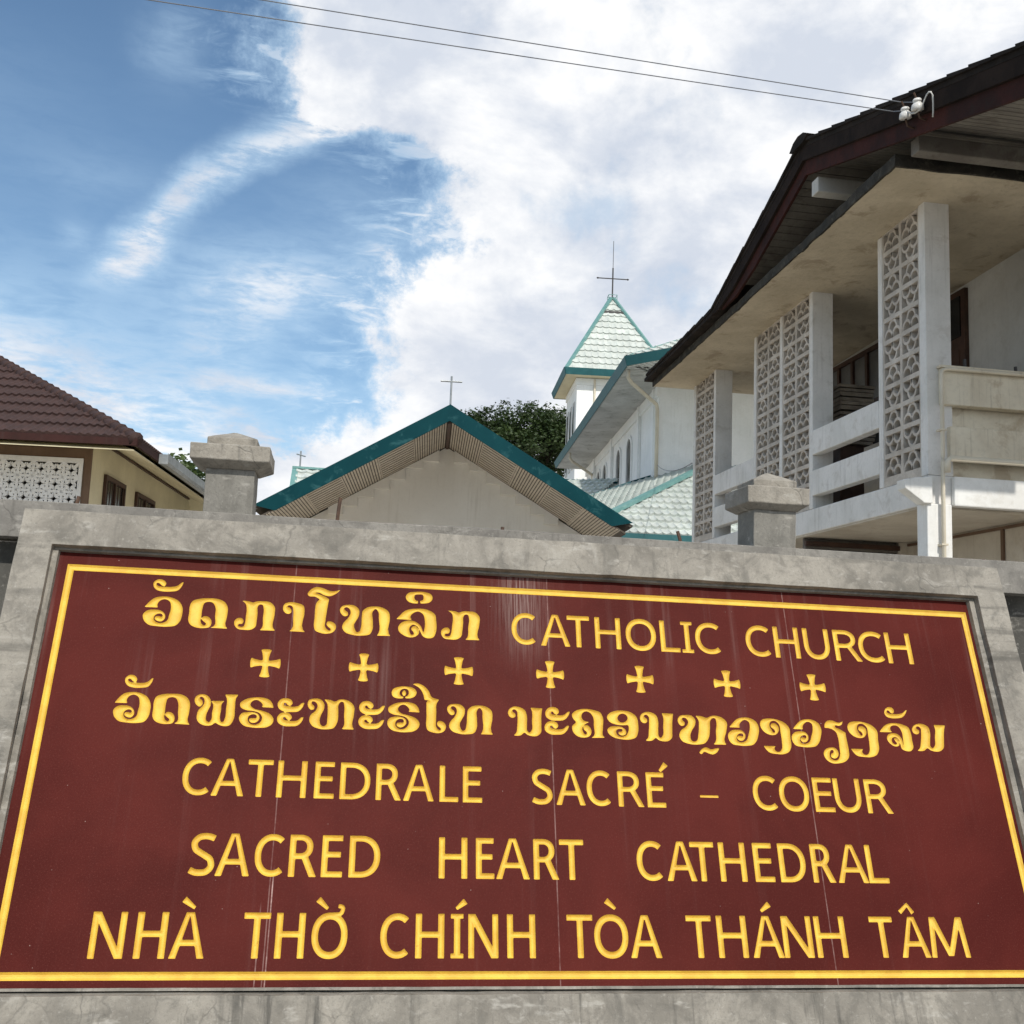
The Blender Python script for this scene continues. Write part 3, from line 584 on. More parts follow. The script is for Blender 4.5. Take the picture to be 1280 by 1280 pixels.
(0, ["2874,1771c 2895,1795 2934,1828 3003,1846 3076,1836 3121,1814 3132,1779 3132,1709 3129,1655 3107,1632 3066,1630 3036,1644 3029,1683 3023,1717 2998,1736 2971,1727 2965,1696 2982,1679 3004,1686 2991,1705 2985,1724 3009,1725 3024,1698 3017,1671 2983,1663 2946,1684 2927,1722 2939,1750 2979,1765 3019,1760 3046,1730 3053,1672 3059,1722 3057,1785 3039,1819 3004,1828 2972,1813 2968,1793 2979,1773c"]),
(1, ["3138,1957c 3119,1924 3088,1895 3046,1885 2991,1885 2959,1894 2944,1922 2951,1947 2987,1972 3019,1964 3027,1943 3014,1923 2996,1927 2984,1943 2969,1944 2966,1931 2985,1920 3016,1918 3059,1919 3099,1931 3125,1951"]),
(0, ["3148,1799 3162,1825 3202,1846 3249,1845 3288,1822 3294,1789 3279,1708 3275,1671 3288,1659 3307,1672 3327,1746 3342,1813 3337,1843c 3431,1842c 3413,1793 3393,1704 3382,1664 3346,1637 3298,1634 3269,1642 3250,1657 3216,1637 3158,1633c 3185,1658 3202,1705 3219,1779 3222,1812 3206,1826 3187,1821 3186,1809 3203,1797 3203,1775 3180,1763 3155,1773"])]
LATIN = [[['C', 0.0189, 0.1149, 1.1752, 1.3019], ['A', 0.1302, 0.2434, 1.1745, 1.3015], ['T', 0.2331, 0.3205, 1.174, 1.3012], ['H', 0.3414, 0.442, 1.1734, 1.3008], ['O', 0.4622, 0.582, 1.1727, 1.3004], ['L', 0.5989, 0.6756, 1.172, 1.3], ['I', 0.6837, 0.7297, 1.1717, 1.2998], ['C', 0.7396, 0.8442, 1.1712, 1.2995], ['C', 0.9445, 1.0486, 1.1701, 1.2988], ['H', 1.0609, 1.1646, 1.1694, 1.2984], ['U', 1.184, 1.2915, 1.1687, 1.298], ['R', 1.3111, 1.4217, 1.168, 1.2976], ['C', 1.4137, 1.5239, 1.1675, 1.2972], ['H', 1.5312, 1.6389, 1.1668, 1.2968]], [['C', -1.1081, -1.0133, 0.5884, 0.714], ['A', -1.0113, -0.9041, 0.5879, 0.7136], ['T', -0.8965, -0.8131, 0.5875, 0.7131], ['H', -0.7972, -0.6989, 0.587, 0.7126], ['E', -0.6719, -0.6046, 0.5866, 0.7121], ['D', -0.5859, -0.4832, 0.5861, 0.7117], ['R', -0.4634, -0.3759, 0.5856, 0.7112], ['A', -0.3698, -0.2634, 0.5852, 0.7107], ['L', -0.2442, -0.1787, 0.5847, 0.7102], ['E', -0.1629, -0.0952, 0.5844, 0.7099], ['S', 0.0801, 0.1577, 0.5833, 0.7087], ['A', 0.1677, 0.2735, 0.5829, 0.7083], ['C', 0.2791, 0.3697, 0.5824, 0.7078], ['R', 0.393, 0.4875, 0.5819, 0.7073], ['E', 0.499, 0.5674, 0.5815, 0.7069], ['-', 0.6964, 0.766, 0.5807, 0.706], ['C', 0.8985, 0.9939, 0.5797, 0.705], ['O', 0.9994, 1.1142, 0.5793, 0.7045], ['E', 1.1328, 1.2096, 0.5788, 0.704], ['U', 1.2138, 1.318, 0.5784, 0.7036], ['R', 1.3364, 1.4368, 0.5779, 0.703]], [['S', -1.056, -0.9709, 0.3309, 0.4659], ['A', -0.9706, -0.861, 0.3309, 0.4658], ['C', -0.8482, -0.7511, 0.331, 0.4658], ['R', -0.7373, -0.6465, 0.331, 0.4657], ['E', -0.6317, -0.5622, 0.331, 0.4656], ['D', -0.5417, -0.4393, 0.3311, 0.4656], ['H', -0.243, -0.1465, 0.3312, 0.4654], ['E', -0.1173, -0.0544, 0.3312, 0.4653], ['A', -0.0489, 0.067, 0.3313, 0.4652], ['R', 0.0808, 0.1686, 0.3313, 0.4652], ['T', 0.1714, 0.257, 0.3313, 0.4651], ['C', 0.4443, 0.5392, 0.3314, 0.4649], ['A', 0.5505, 0.6579, 0.3315, 0.4649], ['T', 0.6389, 0.7265, 0.3315, 0.4648], ['H', 0.7438, 0.8411, 0.3315, 0.4647], ['E', 0.8704, 0.9433, 0.3316, 0.4647], ['D', 0.9643, 1.0634, 0.3316, 0.4646], ['R', 1.0859, 1.1708, 0.3317, 0.4645], ['A', 1.1796, 1.2959, 0.3317, 0.4644], ['L', 1.296, 1.3731, 0.3317, 0.4644]], [['N', -1.3236, -1.2201, 0.0826, 0.2201], ['H', -1.1889, -1.095, 0.0827, 0.22], ['A', -1.0829, -0.9758, 0.0829, 0.22], ['T', -0.8626, -0.7795, 0.0831, 0.22], ['H', -0.7608, -0.6694, 0.0832, 0.2199], ['O', -0.648, -0.534, 0.0833, 0.2199], ['C', -0.4291, -0.3336, 0.0835, 0.2198], ['H', -0.3155, -0.2216, 0.0836, 0.2198], ['I', -0.2006, -0.1586, 0.0837, 0.2198], ['N', -0.1428, -0.0434, 0.0838, 0.2197], ['H', -0.0141, 0.081, 0.084, 0.2197], ['T', 0.1877, 0.2762, 0.0842, 0.2196], ['O', 0.2803, 0.3972, 0.0843, 0.2196], ['A', 0.4028, 0.5112, 0.0844, 0.2196], ['T', 0.6021, 0.6911, 0.0846, 0.2195], ['H', 0.7095, 0.8151, 0.0847, 0.2195], ['A', 0.8308, 0.9432, 0.0848, 0.2195], ['N', 0.9432, 1.0509, 0.0849, 0.2194], ['H', 1.0626, 1.1743, 0.0851, 0.2194], ['T', 1.2687, 1.3553, 0.0853, 0.2193], ['A', 1.3732, 1.4817, 0.0854, 0.2193], ['M', 1.4846, 1.6309, 0.0855, 0.2193]]]
ACCENTS = [('grave', [(-1.0542, 0.2589), (-1.0179, 0.2325)]), ('grave', [(-0.6333, 0.2622), (-0.6009, 0.2329)]), ('horn', [(-0.5513, 0.2418), (-0.5757, 0.217)]), ('acute', [(-0.1517, 0.2597), (-0.1824, 0.2356)]), ('grave', [(0.3261, 0.2659), (0.3577, 0.2391)]), ('acute', [(0.9076, 0.2584), (0.8752, 0.2347)]), ('circ', [(1.3904, 0.2338), (1.4215, 0.2595), (1.44, 0.2314)]), ('acute', [(0.5776, 0.7384), (0.5526, 0.7114)])]
CROSSES = [(-0.8726, 1.0597), (-0.5256, 1.0592), (-0.18, 1.0607), (0.1612, 1.0615), (0.5056, 1.0576), (0.8475, 1.054), (1.1934, 1.0539)]

def catmull(pts, n=4):
    """closed smooth outline through the points; points flagged as corners stay sharp"""
    k = len(pts); out = []
    P_ = [np.array(p[:2], float) for p in pts]
    for i in range(k):
        p1, p2 = P_[i], P_[(i+1) % k]
        p0 = P_[i-1] if not pts[i][2] else p1-(p2-p1)*.6
        p3 = P_[(i+2) % k] if not pts[(i+1) % k][2] else p2+(p2-p1)*.6
        # centripetal-ish tangents keep uneven spacing from overshooting
        d1 = np.linalg.norm(p2-p1)+1e-9; d0 = np.linalg.norm(p1-p0)+1e-9; d2 = np.linalg.norm(p3-p2)+1e-9
        m1 = ((p1-p0)/d0*d1+(p2-p1)/d1*d0)/(d0+d1)*d1
        m2 = ((p2-p1)/d1*d2+(p3-p2)/d2*d1)/(d1+d2)*d1
        for j in range(n):
            t = j/n
            out.append((2*t**3-3*t**2+1)*p1+(t**3-2*t**2+t)*m1+(-2*t**3+3*t**2)*p2+(t**3-t**2)*m2)
    return np.array(out)
def strip(pts, t, closed=False):
    """outline of a stroke of width t along a polyline, square ends"""
    P_ = np.array(pts, float); d = np.gradient(P_, axis=0)
    d[1:-1] = P_[2:]-P_[:-2]; d[0] = P_[1]-P_[0]; d[-1] = P_[-1]-P_[-2]
    d /= np.linalg.norm(d, axis=1)[:, None]; n = np.stack([-d[:, 1], d[:, 0]], 1)
    return np.concatenate([P_+n*t/2, (P_-n*t/2)[::-1]])
def arc(cx, cy, rx, ry, a0, a1, k=26, e=1.):
    a = np.radians(np.linspace(a0, a1, k)); c, s = np.cos(a), np.sin(a)
    return np.stack([cx+rx*np.sign(c)*np.abs(c)**e, cy+ry*np.sign(s)*np.abs(s)**e], 1)
def latin(ch, w, h):
    """contour groups (each even-odd, united) of one incised capital"""
    t = .150*h; q = np.array
    bar = lambda x0, y0, x1, y1: [q([(x0, y0), (x1, y0), (x1, y1), (x0, y1)])]
    if ch == 'C': return [[strip(arc(w*.575, h/2, w*.575-t/2, h/2-t/2+.004*h, 50, 310, 30, .92), t)]]
    if ch == 'O': return [[arc(w/2, h/2, w/2, h/2+.012*h, 0, 354, 40, .92), arc(w/2, h/2, w/2-t, h/2-t*.95, 0, 354, 40, .92)]]
    if ch == 'T': return [bar(0, h-t*.92, w, h), bar(w/2-t/2, 0, w/2+t/2, h)]
    if ch == 'H': return [bar(0, 0, t, h), bar(w-t, 0, w, h), bar(0, h*.46, w, h*.46+t*.9)]
    if ch == 'L': return [bar(0, 0, t, h), bar(0, 0, w, t*.92)]
    if ch == 'E': return [bar(0, 0, t, h), bar(0, 0, w, t*.92), bar(0, h-t*.92, w*.97, h), bar(0, h*.47, w*.90, h*.47+t*.9)]
    if ch == 'I': return [bar(w/2-t/2, 0, w/2+t/2, h), bar(0, 0, w, t*.72), bar(0, h-t*.72, w, h)]
    if ch == '-': return [bar(0, h*.32, w, h*.32+t*.45)]
    if ch == 'A':
        leg = lambda f: q([(f(0), 0), (f(t*1.05), 0), (f(w/2+t*.12), h), (f(w/2-t*.60), h)])
        y = h*.27; k = .5*w*y/h
        return [[leg(lambda x: x)], [leg(lambda x: w-x)[::-1]], bar(k+.2*t, y, w-k-.2*t, y+t*.88)]
    if ch == 'N': return [bar(0, 0, t*.95, h), bar(w-t*.95, 0, w, h), [q([(0, h), (t*1.15, h), (w, 0), (w-t*1.15, 0)])]]
    if ch == 'M':
        s_ = w*.08
        return [[q([(0, 0), (t*.95, 0), (s_+t*.95, h), (s_, h)])], [q([(w, 0), (w-s_, h), (w-s_-t*.95, h), (w-t*.95, 0)])],
                [q([(s_, h), (s_+t*1.1, h), (w/2+t*.5, h*.04), (w/2-t*.5, h*.04)])], [q([(w-s_, h), (w/2+t*.5, h*.04), (w/2-t*.5, h*.04), (w-s_-t*1.1, h)])]]
    if ch == 'U':
        r = w/2-t/2
        return [[strip(np.concatenate([[(t/2, h), (t/2, h*.6)], arc(w/2, t/2+h*.40, r, h*.40, 180, 360, 22, .9), [(w-t/2, h*.6), (w-t/2, h)]]), t)]]
    if ch == 'D':
        o = np.concatenate([[(0, 0), (w*.36, 0)], arc(w*.36, h/2, w*.64, h/2, -85, 85, 24, .9), [(w*.36, h), (0, h)]])
        i = np.concatenate([[(t, t*.92), (w*.36, t*.92)], arc(w*.36, h/2, w*.64-t, h/2-t*.92, -85, 85, 24, .9), [(w*.36, h-t*.92), (t, h-t*.92)]])
        return [[o, i]]
    if ch == 'R':
        y0 = h*.42; hh = (h-y0)/2; cy = y0+hh; rw = w*.84
        o = np.concatenate([[(0, y0), (rw*.45, y0)], arc(rw*.45, cy, rw*.55, hh, -85, 85, 20, .9), [(rw*.45, h), (0, h)]])
        i = np.concatenate([[(t, y0+t*.9), (rw*.45, y0+t*.9)], arc(rw*.45, cy, rw*.55-t, hh-t*.9, -85, 85, 20, .9), [(rw*.45, h-t*.9), (t, h-t*.9)]])
        return [[o, i], bar(0, 0, t, h), [q([(w-t*1.15, 0), (w, 0), (w*.52+t*.55, y0+t*.7), (w*.52-t*.6, y0+t*.7)])]]
    if ch == 'S':
        p = [(.90, .875), (.72, .915), (.50, .925), (.28, .880), (.155, .765), (.20, .635), (.38, .545), (.60, .465), (.80, .365), (.845, .235), (.72, .115), (.46, .072), (.24, .085), (.06, .135)]
        c_ = catmull([(a, b, i in (0, 13)) for i, (a, b) in enumerate(p)], 4)[:13*4+1]
        return [[strip(c_*q([w, h]), t)]]
    raise ValueError(ch)

def poly_sdf(X, Y, contours):
    d = np.full(X.shape, 1e9); inside = np.zeros(X.shape, bool)
    for c in contours:
        A = c; B = np.roll(c, -1, 0)
        for (ax, ay), (bx, by) in zip(A, B):
            ex, ey = bx-ax, by-ay; L2 = ex*ex+ey*ey
            if L2 < 1e-14: continue
            tt = np.clip(((X-ax)*ex+(Y-ay)*ey)/L2, 0, 1)
            d = np.minimum(d, (X-ax-tt*ex)**2+(Y-ay-tt*ey)**2)
            cond = ((ay > Y) != (by > Y))
            if ey: inside ^= cond & (X < ax+(Y-ay)*ex/ey)
    d = np.sqrt(d); d[inside] *= -1
    return d

BU0, BU1, BV0, BV1, BW = -1.600, 1.914, .021, 1.404, .024      # gold border line, outer edges and width
STEP = .0030
GU0, GV0 = BU0+BW, BV0+BW
NX = int(round((BU1-BU0-2*BW)/STEP)); NY = int(round((BV1-BV0-2*BW)/STEP))
SX, SY = (BU1-BU0-2*BW)/NX, (BV1-BV0-2*BW)/NY
gx = GU0+np.arange(NX+1)*SX; gy = GV0+np.arange(NY+1)*SY
D = np.full((NY+1, NX+1), .1)
def groove(d):      # rounded V cut
    return .0105*(1-math.exp(min(d, 0)/.0050))
def cell_polys(d4, p4):
    """marching square: polygons where d<0 as lists of (x,y,d)"""
    out = []; k = 4
    for i in range(k):
        j = (i+1) % k
        if d4[i] < 0: out.append((p4[i][0], p4[i][1], d4[i]))
        if (d4[i] < 0) != (d4[j] < 0):
            t = d4[i]/(d4[i]-d4[j])
            out.append((p4[i][0]+(p4[j][0]-p4[i][0])*t, p4[i][1]+(p4[j][1]-p4[i][1])*t, 0.))
    return out
def carve(name, groups):
    """cut one letter: adds it to the panel's distance field and returns its gold groove as a mesh"""
    allp = np.concatenate([c for g_ in groups for c in g_])
    i0 = max(0, int((allp[:, 0].min()-GU0)/SX)-2); i1 = min(NX, int((allp[:, 0].max()-GU0)/SX)+3)
    j0 = max(0, int((allp[:, 1].min()-GV0)/SY)-2); j1 = min(NY, int((allp[:, 1].max()-GV0)/SY)+3)
    X, Y = np.meshgrid(gx[i0:i1+1], gy[j0:j1+1])
    d = np.full(X.shape, .1)
    for g_ in groups: d = np.minimum(d, poly_sdf(X, Y, g_))
    d[np.abs(d) < 2e-5] = 2e-5
    D[j0:j1+1, i0:i1+1] = np.minimum(D[j0:j1+1, i0:i1+1], d)
    vid = {}; V = []; F = []
    def vert(x, y, dd):
        key = (round(x*1e6), round(y*1e6))
        if key not in vid: vid[key] = len(V); V.append((x, groove(dd), y))
        return vid[key]
    neg = d < 0
    any_ = neg[:-1, :-1] | neg[1:, :-1] | neg[:-1, 1:] | neg[1:, 1:]
    for j, i in zip(*np.nonzero(any_)):
        d4 = (d[j, i], d[j, i+1], d[j+1, i+1], d[j+1, i])
        p4 = ((X[j, i], Y[j, i]), (X[j, i+1], Y[j, i+1]), (X[j+1, i+1], Y[j+1, i+1]), (X[j+1, i], Y[j+1, i]))
        pl = cell_polys(d4, p4)
        if len(pl) > 2:
            ids = [vert(*p) for p in pl]
            ids = [a for k, a in enumerate(ids) if a != ids[k-1]]
            if len(ids) > 2: F.append(ids)
    me = bpy.data.meshes.new(name); me.from_pydata(V, [], F); me.update()
    me.materials.append(M['gold']); me.polygons.foreach_set('use_smooth', [True]*len(me.polygons))
    o = bpy.data.objects.new(name, me); col.objects.link(o); o.parent = sign
    return o

for mark, cs in LAO:
    groups = [[catmull([(float(a)/2000, float(b.rstrip('c'))/2000, b.endswith('c')) for a, b in (p.split(',') for p in c.split())], 4) for c in cs]]
    carve('vowel_mark' if mark else 'lao_letter', groups)
acc = []
for kind, pts in ACCENTS:
    acc.append(((np.mean([p[0] for p in pts]), np.mean([p[1] for p in pts])), kind, np.array(pts)))
for rw in LATIN:
    for ch, u0, u1, v0, v1 in rw:
        gl = latin(ch, u1-u0, v1-v0)
        gl = [[c+np.array([u0, v0]) for c in g_] for g_ in gl]
        for (ax, ay), kind, pts in acc:
            if u0-.012 < ax < u1+.014 and v0+.6*(v1-v0) < ay < v1+.06:
                if kind == 'circ': gl.append([strip(pts, .015)])
                elif kind == 'horn': gl.append([strip(catmull([(pts[0][0]-.016, pts[0][1]-.000, 1), (pts[0][0]-.002, pts[0][1]-.004, 0), (pts[0][0]-.006, pts[0][1]-.022, 0), (pts[1][0]-.010, pts[1][1]-.002, 1)], 4)[:13], .013)])
                else:
                    dd = (pts[1]-pts[0])/np.linalg.norm(pts[1]-pts[0]); nn = np.array([-dd[1], dd[0]])
                    gl.append([np.array([pts[0]-nn*.0105, pts[0]+nn*.0105, pts[1]+nn*.005, pts[1]-nn*.005])])
        carve('letter', gl)
for cu, cv in CROSSES:
    arm = lambda s_: np.array([(-.0085, .004), (-.0105, .020), (-.0135, .036), (-.0185, .050), (-.009, .0525), (0, .0530), (.009, .0525), (.0185, .050), (.0135, .036), (.0105, .020), (.0085, .004)])
    gl = []
    for k in range(4):
        a = k*math.pi/2; rm = np.array([[math.cos(a), math.sin(a)], [-math.sin(a), math.cos(a)]])
        gl.append([arm(0) @ rm+np.array([cu, cv])])
    gl.append([np.array([(-.012, -.012), (.012, -.012), (.012, .012), (-.012, .012)])+np.array([cu, cv])])
    carve('cross_ornament', gl)
# border line: a mitred channel
mb = MB(); lv = []
for k, y in ((0, 0), (.28, .0062), (.5, .0072), (.72, .0062), (1, 0)):
    e = BW*k
    lv.append([(BU0+e, y, BV0+e), (BU1-e, y, BV0+e), (BU1-e, y, BV1-e), (BU0+e, y, BV1-e)])
mb.v = [p for l in lv for p in l]
for a in range(4):
    for k in range(4):
        mb.f.append((a*4+k, a*4+(k+1) % 4, a*4+4+(k+1) % 4, a*4+4+k))
bo = mb.build('border_line', 'gold', sign, world=False)
# panel with the letters cut out of it
V = []; F = []; vid = {}
def pv(x, y):
    key = (round(x*1e6), round(y*1e6))
    if key not in vid: vid[key] = len(V); V.append((x, 0., y))
    return vid[key]
neg = D < 0
anyn = neg[:-1, :-1] | neg[1:, :-1] | neg[:-1, 1:] | neg[1:, 1:]
alln = neg[:-1, :-1] & neg[1:, :-1] & neg[:-1, 1:] & neg[1:, 1:]
for j in range(NY):
    row_ = anyn[j]; i = 0
    while i < NX:
        if not row_[i]:
            k = i
            while k < NX and not row_[k]: k += 1
            F.append((pv(gx[i], gy[j]), pv(gx[k], gy[j]), pv(gx[k], gy[j+1]), pv(gx[i], gy[j+1]))); i = k
        else:
            if not alln[j, i]:
                d4 = (-D[j, i], -D[j, i+1], -D[j+1, i+1], -D[j+1, i])
                p4 = ((gx[i], gy[j]), (gx[i+1], gy[j]), (gx[i+1], gy[j+1]), (gx[i], gy[j+1]))
                pl = cell_polys(d4, p4)
                ids = [pv(p[0], p[1]) for p in pl]; ids = [a for q_, a in enumerate(ids) if a != ids[q_-1]]
                if len(ids) > 2: F.append(ids)
            i += 1
PU0, PU1, PV0, PV1 = -1.6565, 1.9515, -.0038, 1.457
o4 = [pv(PU0, PV0), pv(PU1, PV0), pv(PU1, PV1), pv(PU0, PV1)]
i4 = [pv(BU0, BV0), pv(BU1, BV0), pv(BU1, BV1), pv(BU0, BV1)]
for k in range(4): F.append((o4[k], o4[(k+1) % 4], i4[(k+1) % 4], i4[k]))
me = bpy.data.meshes.new('panel'); me.from_pydata(V, [], F); me.update(); me.materials.append(M['granite'])
pan = bpy.data.objects.new('panel', me); col.objects.link(pan); pan.parent = sign

# ------------------------------------------------------------------ boundary wall behind the board, its piers
WY = 4.25
wall = root('boundary_wall', 'long grey cement boundary wall with a projecting coping behind the sign', 'wall', (0, WY+.1, 0))
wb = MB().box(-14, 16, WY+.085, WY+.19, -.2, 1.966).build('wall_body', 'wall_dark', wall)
cp = MB().hexa([(-14, WY-.02, 2.04), (16, WY-.02, 1.89), (16, WY+.22, 1.89), (-14, WY+.22, 2.04), (-14, WY-.02, 2.183), (16, WY-.02, 2.024), (16, WY+.22, 2.034), (-14, WY+.22, 2.193)]).build('coping', 'wall', wall)
subdiv_long(cp, .09); rough_up(cp, .004, 6, 2)
b_ = cp.modifiers.new('bevel', 'BEVEL'); b_.width = .01; b_.segments = 2; b_.limit_method = 'ANGLE'; b_.angle_limit = R(50)
for x, z, h, lean in ((-.005, 2.09, .115, .010), (.66, 2.09, .035, 0), (1.42, 2.08, .07, -.022), (2.05, 2.075, .028, .004), (2.79, 2.075, .030, 0), (-.99, 2.10, .05, .01)):
    MB().tube([(x, WY+.05, z-.03), (x+lean*.5, WY+.05, z+h*.5), (x+lean, WY+.052, z+h)], .0075, 7).build('rebar_stub', 'rust', wall)

def pier(label, cx, zb, shaft, cap, zs, group='cement piers on the boundary wall', rz=0.):
    p = root('wall_pier', label, 'pier', (cx, WY+.1, 0), rz, group)
    z0, z1, z2, z3, z4 = zs
    a, c, t = shaft/2, cap/2, shaft/2*1.03
    s_ = MB().box(-a, a, -a, a, -.1, z0+.004).build('shaft', 'pier', p, world=False)
    k = MB()
    k.v = [(-a-.008, -a-.008, z0), (a+.008, -a-.008, z0), (a+.008, a+.008, z0), (-a-.008, a+.008, z0), (-c, -c, z1), (c, -c, z1), (c, c, z1), (-c, c, z1),
           (-c, -c, z2), (c, -c, z2), (c, c, z2), (-c, c, z2), (-t-.012, -t-.012, z2+.006), (t+.012, -t-.012, z2+.006), (t+.012, t+.012, z2+.006), (-t-.012, t+.012, z2+.006)]
    k.f = [(3, 2, 1, 0)]+[(b+q, b+(q+1) % 4, b+4+(q+1) % 4, b+4+q) for b in (0, 4, 8) for q in range(4)]+[(12, 13, 14, 15)]
    kp = k.build('cap_slab', 'pier_cap', p, world=False)
    tp_ = MB()
    tp_.v = [(-t, -t, z2+.0), (t, -t, z2), (t, t, z2), (-t, t, z2), (-t, -t, z3), (t, -t, z3), (t, t, z3), (-t, t, z3), (-.008, -.008, z4), (.008, -.008, z4), (.008, .008, z4), (-.008, .008, z4)]
    tp_.f = [(b+q, b+(q+1) % 4, b+4+(q+1) % 4, b+4+q) for b in (0, 4) for q in range(4)]+[(8, 9, 10, 11)]
    to = tp_.build('cap_top', 'pier_cap', p, world=False)
    for o, am in ((s_, .0018), (kp, .0020), (to, .0016)):
        subdiv_long(o, .03); rough_up(o, am, 14, cx)
        b2 = o.modifiers.new('bevel', 'BEVEL'); b2.width = .0035; b2.segments = 2; b2.limit_method = 'ANGLE'; b2.angle_limit = R(35)
pier('cement wall pier with stepped cap, above the left part of the sign', -.422, 2.1, .186, .300, (2.285, 2.312, 2.372, 2.408, 2.445))
pier('cement wall pier with stepped cap, in front of the veranda house', 1.808, 2.1, .186, .272, (2.256, 2.280, 2.350, 2.385, 2.428))

# ------------------------------------------------------------------ veranda house on the right
vh = root('veranda_house', 'two storey house with breeze block veranda and dark sagging roof beyond the wall', 'house', (5.54, 9.4, 0))
XF = 5.537
MB().box(XF, 12, 9.40, 16.3, 3.205, 3.485).build('floor_slab', 'grey_white', vh, bevel=.01)
MB().box(XF+.02, 11.98, 9.52, 16.28, 3.185, 3.203).build('slab_soffit', 'beige_wall', vh)
for y0, y1 in ((9.402, 9.52), (11.93, 12.02), (15.29, 15.372)):
    MB().box(XF-.003, XF+.265, y0, y1, 3.487, 6.30 if y0 < 12 else (6.24 if y0 < 13 else 6.16)).build('column', 'grey_white', vh, bevel=.008)
for y0, y1 in ((10.25, 10.335), (12.83, 12.905), (13.70, 13.78), (16.21, 16.30)):
    MB().box(XF-.002, XF+.16, y0, y1, 3.487, 6.20-.02*(y0-10)).build('screen_post', 'grey_white', vh, bevel=.006)

def ring_seg(mb, fx, x0, x1, ca, cb, r0, r1, a0, a1, n, flip=1):
    for k in range(n):
        t0 = R(a0+(a1-a0)*k/n); t1 = R(a0+(a1-a0)*(k+1)/n)
        q = [(ca+r*math.cos(t), cb+flip*r*math.sin(t)) for r, t in ((r0, t0), (r1, t0), (r1, t1), (r0, t1))]
        mb.hexa([fx(x0, a, b) for a, b in q]+[fx(x1, a, b) for a, b in q])
def bar2(mb, fx, x0, x1, p, q, w):
    p, q = np.array(p, float), np.array(q, float); d = (q-p)/np.linalg.norm(q-p); n = np.array([-d[1], d[0]])*w/2
    pts = [p+n, p-n, q-n, q+n]
    mb.hexa([fx(x0, *a) for a in pts]+[fx(x1, *a) for a in pts])
def fan_block(mb, fx, a0, b0, w, h, x0, x1, flip):
    """pierced block: two low arches with a third riding on them, inside a square rim"""
    t = .024
    for p, q, ww in (((a0, b0+t/2), (a0+w, b0+t/2), t), ((a0, b0+h-t/2), (a0+w, b0+h-t/2), t), ((a0+t/2, b0+t), (a0+t/2, b0+h-t), t), ((a0+w-t/2, b0+t), (a0+w-t/2, b0+h-t), t)):
        bar2(mb, fx, x0, x1, p, q, ww)
    s = 1 if flip > 0 else -1
    base = b0+t if flip > 0 else b0+h-t
    xa, xb = x0+.005, x1-.005
    r = (w-2*t)/4; k = (h-2*t)/(2*r)      # arches fill the rim
    fe = lambda x, a, b: fx(x, a, base+(b-base)*k)
    for c in (a0+t+r, a0+w-t-r):
        ring_seg(mb, fe, xa, xb, c, base, r-.012, r+.012, 0, 180, 9, s)
    ring_seg(mb, fe, xa+.003, xb-.003, a0+w/2, base+s*r*.97, r-.012, r+.013, -8, 188, 11, s)
for y0, y1, zt in ((9.525, 10.248, 6.22), (12.025, 12.828, 6.15), (12.907, 13.698, 6.13), (15.376, 16.208, 6.08)):
    mb = MB(); n = 11; zb = 3.56; h = (zt-zb)/n; w = (y1-y0)/2
    fx = lambda x, a, b: (x, a, b)
    for i in range(n):
        for j in range(2):
            fan_block(mb, fx, y0+j*w, zb+i*h, w, h, XF+.008, XF+.150, 1 if (i+j*0) % 2 == 0 else -1)
    mb.box(XF+.006, XF+.155, y0, y1, 3.487, zb)
    mb.build('breeze_screen', 'breeze', vh)
for y0, y1 in ((10.337, 11.928), (13.782, 15.288)):
    for z0, z1 in ((4.135, 4.43), (3.64, 3.942)):
        MB().box(XF-.006, XF+.11, y0, y1, z0, z1).build('railing_band', 'grey_white', vh, bevel=.008)
    MB().box(XF+.50, XF+.56, y0+.35, y1-.3, 3.49, 4.20).build('inner_parapet', 'beige_wall', vh)
# canopy slab, slightly falling away from the street
def cz(y): return 6.245-.0275*(y-8.8)
MB().hexa([(4.91, 8.81, cz(8.8)), (12, 8.81, cz(8.8)), (12, 16.45, cz(16.45)), (4.91, 16.45, cz(16.45)), (4.91, 8.81, cz(8.8)+.075), (12, 8.81, cz(8.8)+.075), (12, 16.45, cz(16.45)+.075), (4.91, 16.45, cz(16.45)+.075)]).build('canopy', 'stained_soffit', vh)
ce = MB()
ce.hexa([(4.885, 8.785, cz(8.8)+.002), (4.912, 8.785, cz(8.8)+.002), (4.912, 16.47, cz(16.5)+.002), (4.885, 16.47, cz(16.5)+.002), (4.885, 8.785, cz(8.8)+.115), (4.912, 8.785, cz(8.8)+.115), (4.912, 16.47, cz(16.5)+.085), (4.885, 16.47, cz(16.5)+.085)])
ce.hexa([(4.913, 8.785, cz(8.8)+.002), (12, 8.785, cz(8.8)+.002), (12, 8.812, cz(8.8)+.002), (4.913, 8.812, cz(8.8)+.002), (4.913, 8.785, cz(8.8)+.115), (12, 8.785, cz(8.8)+.115), (12, 8.812, cz(8.8)+.115), (4.913, 8.812, cz(8.8)+.115)])
ceo = ce.build('canopy_edge', 'moss', vh)
subdiv_long(ceo, .07); rough_up(ceo, .014, 5, 1)
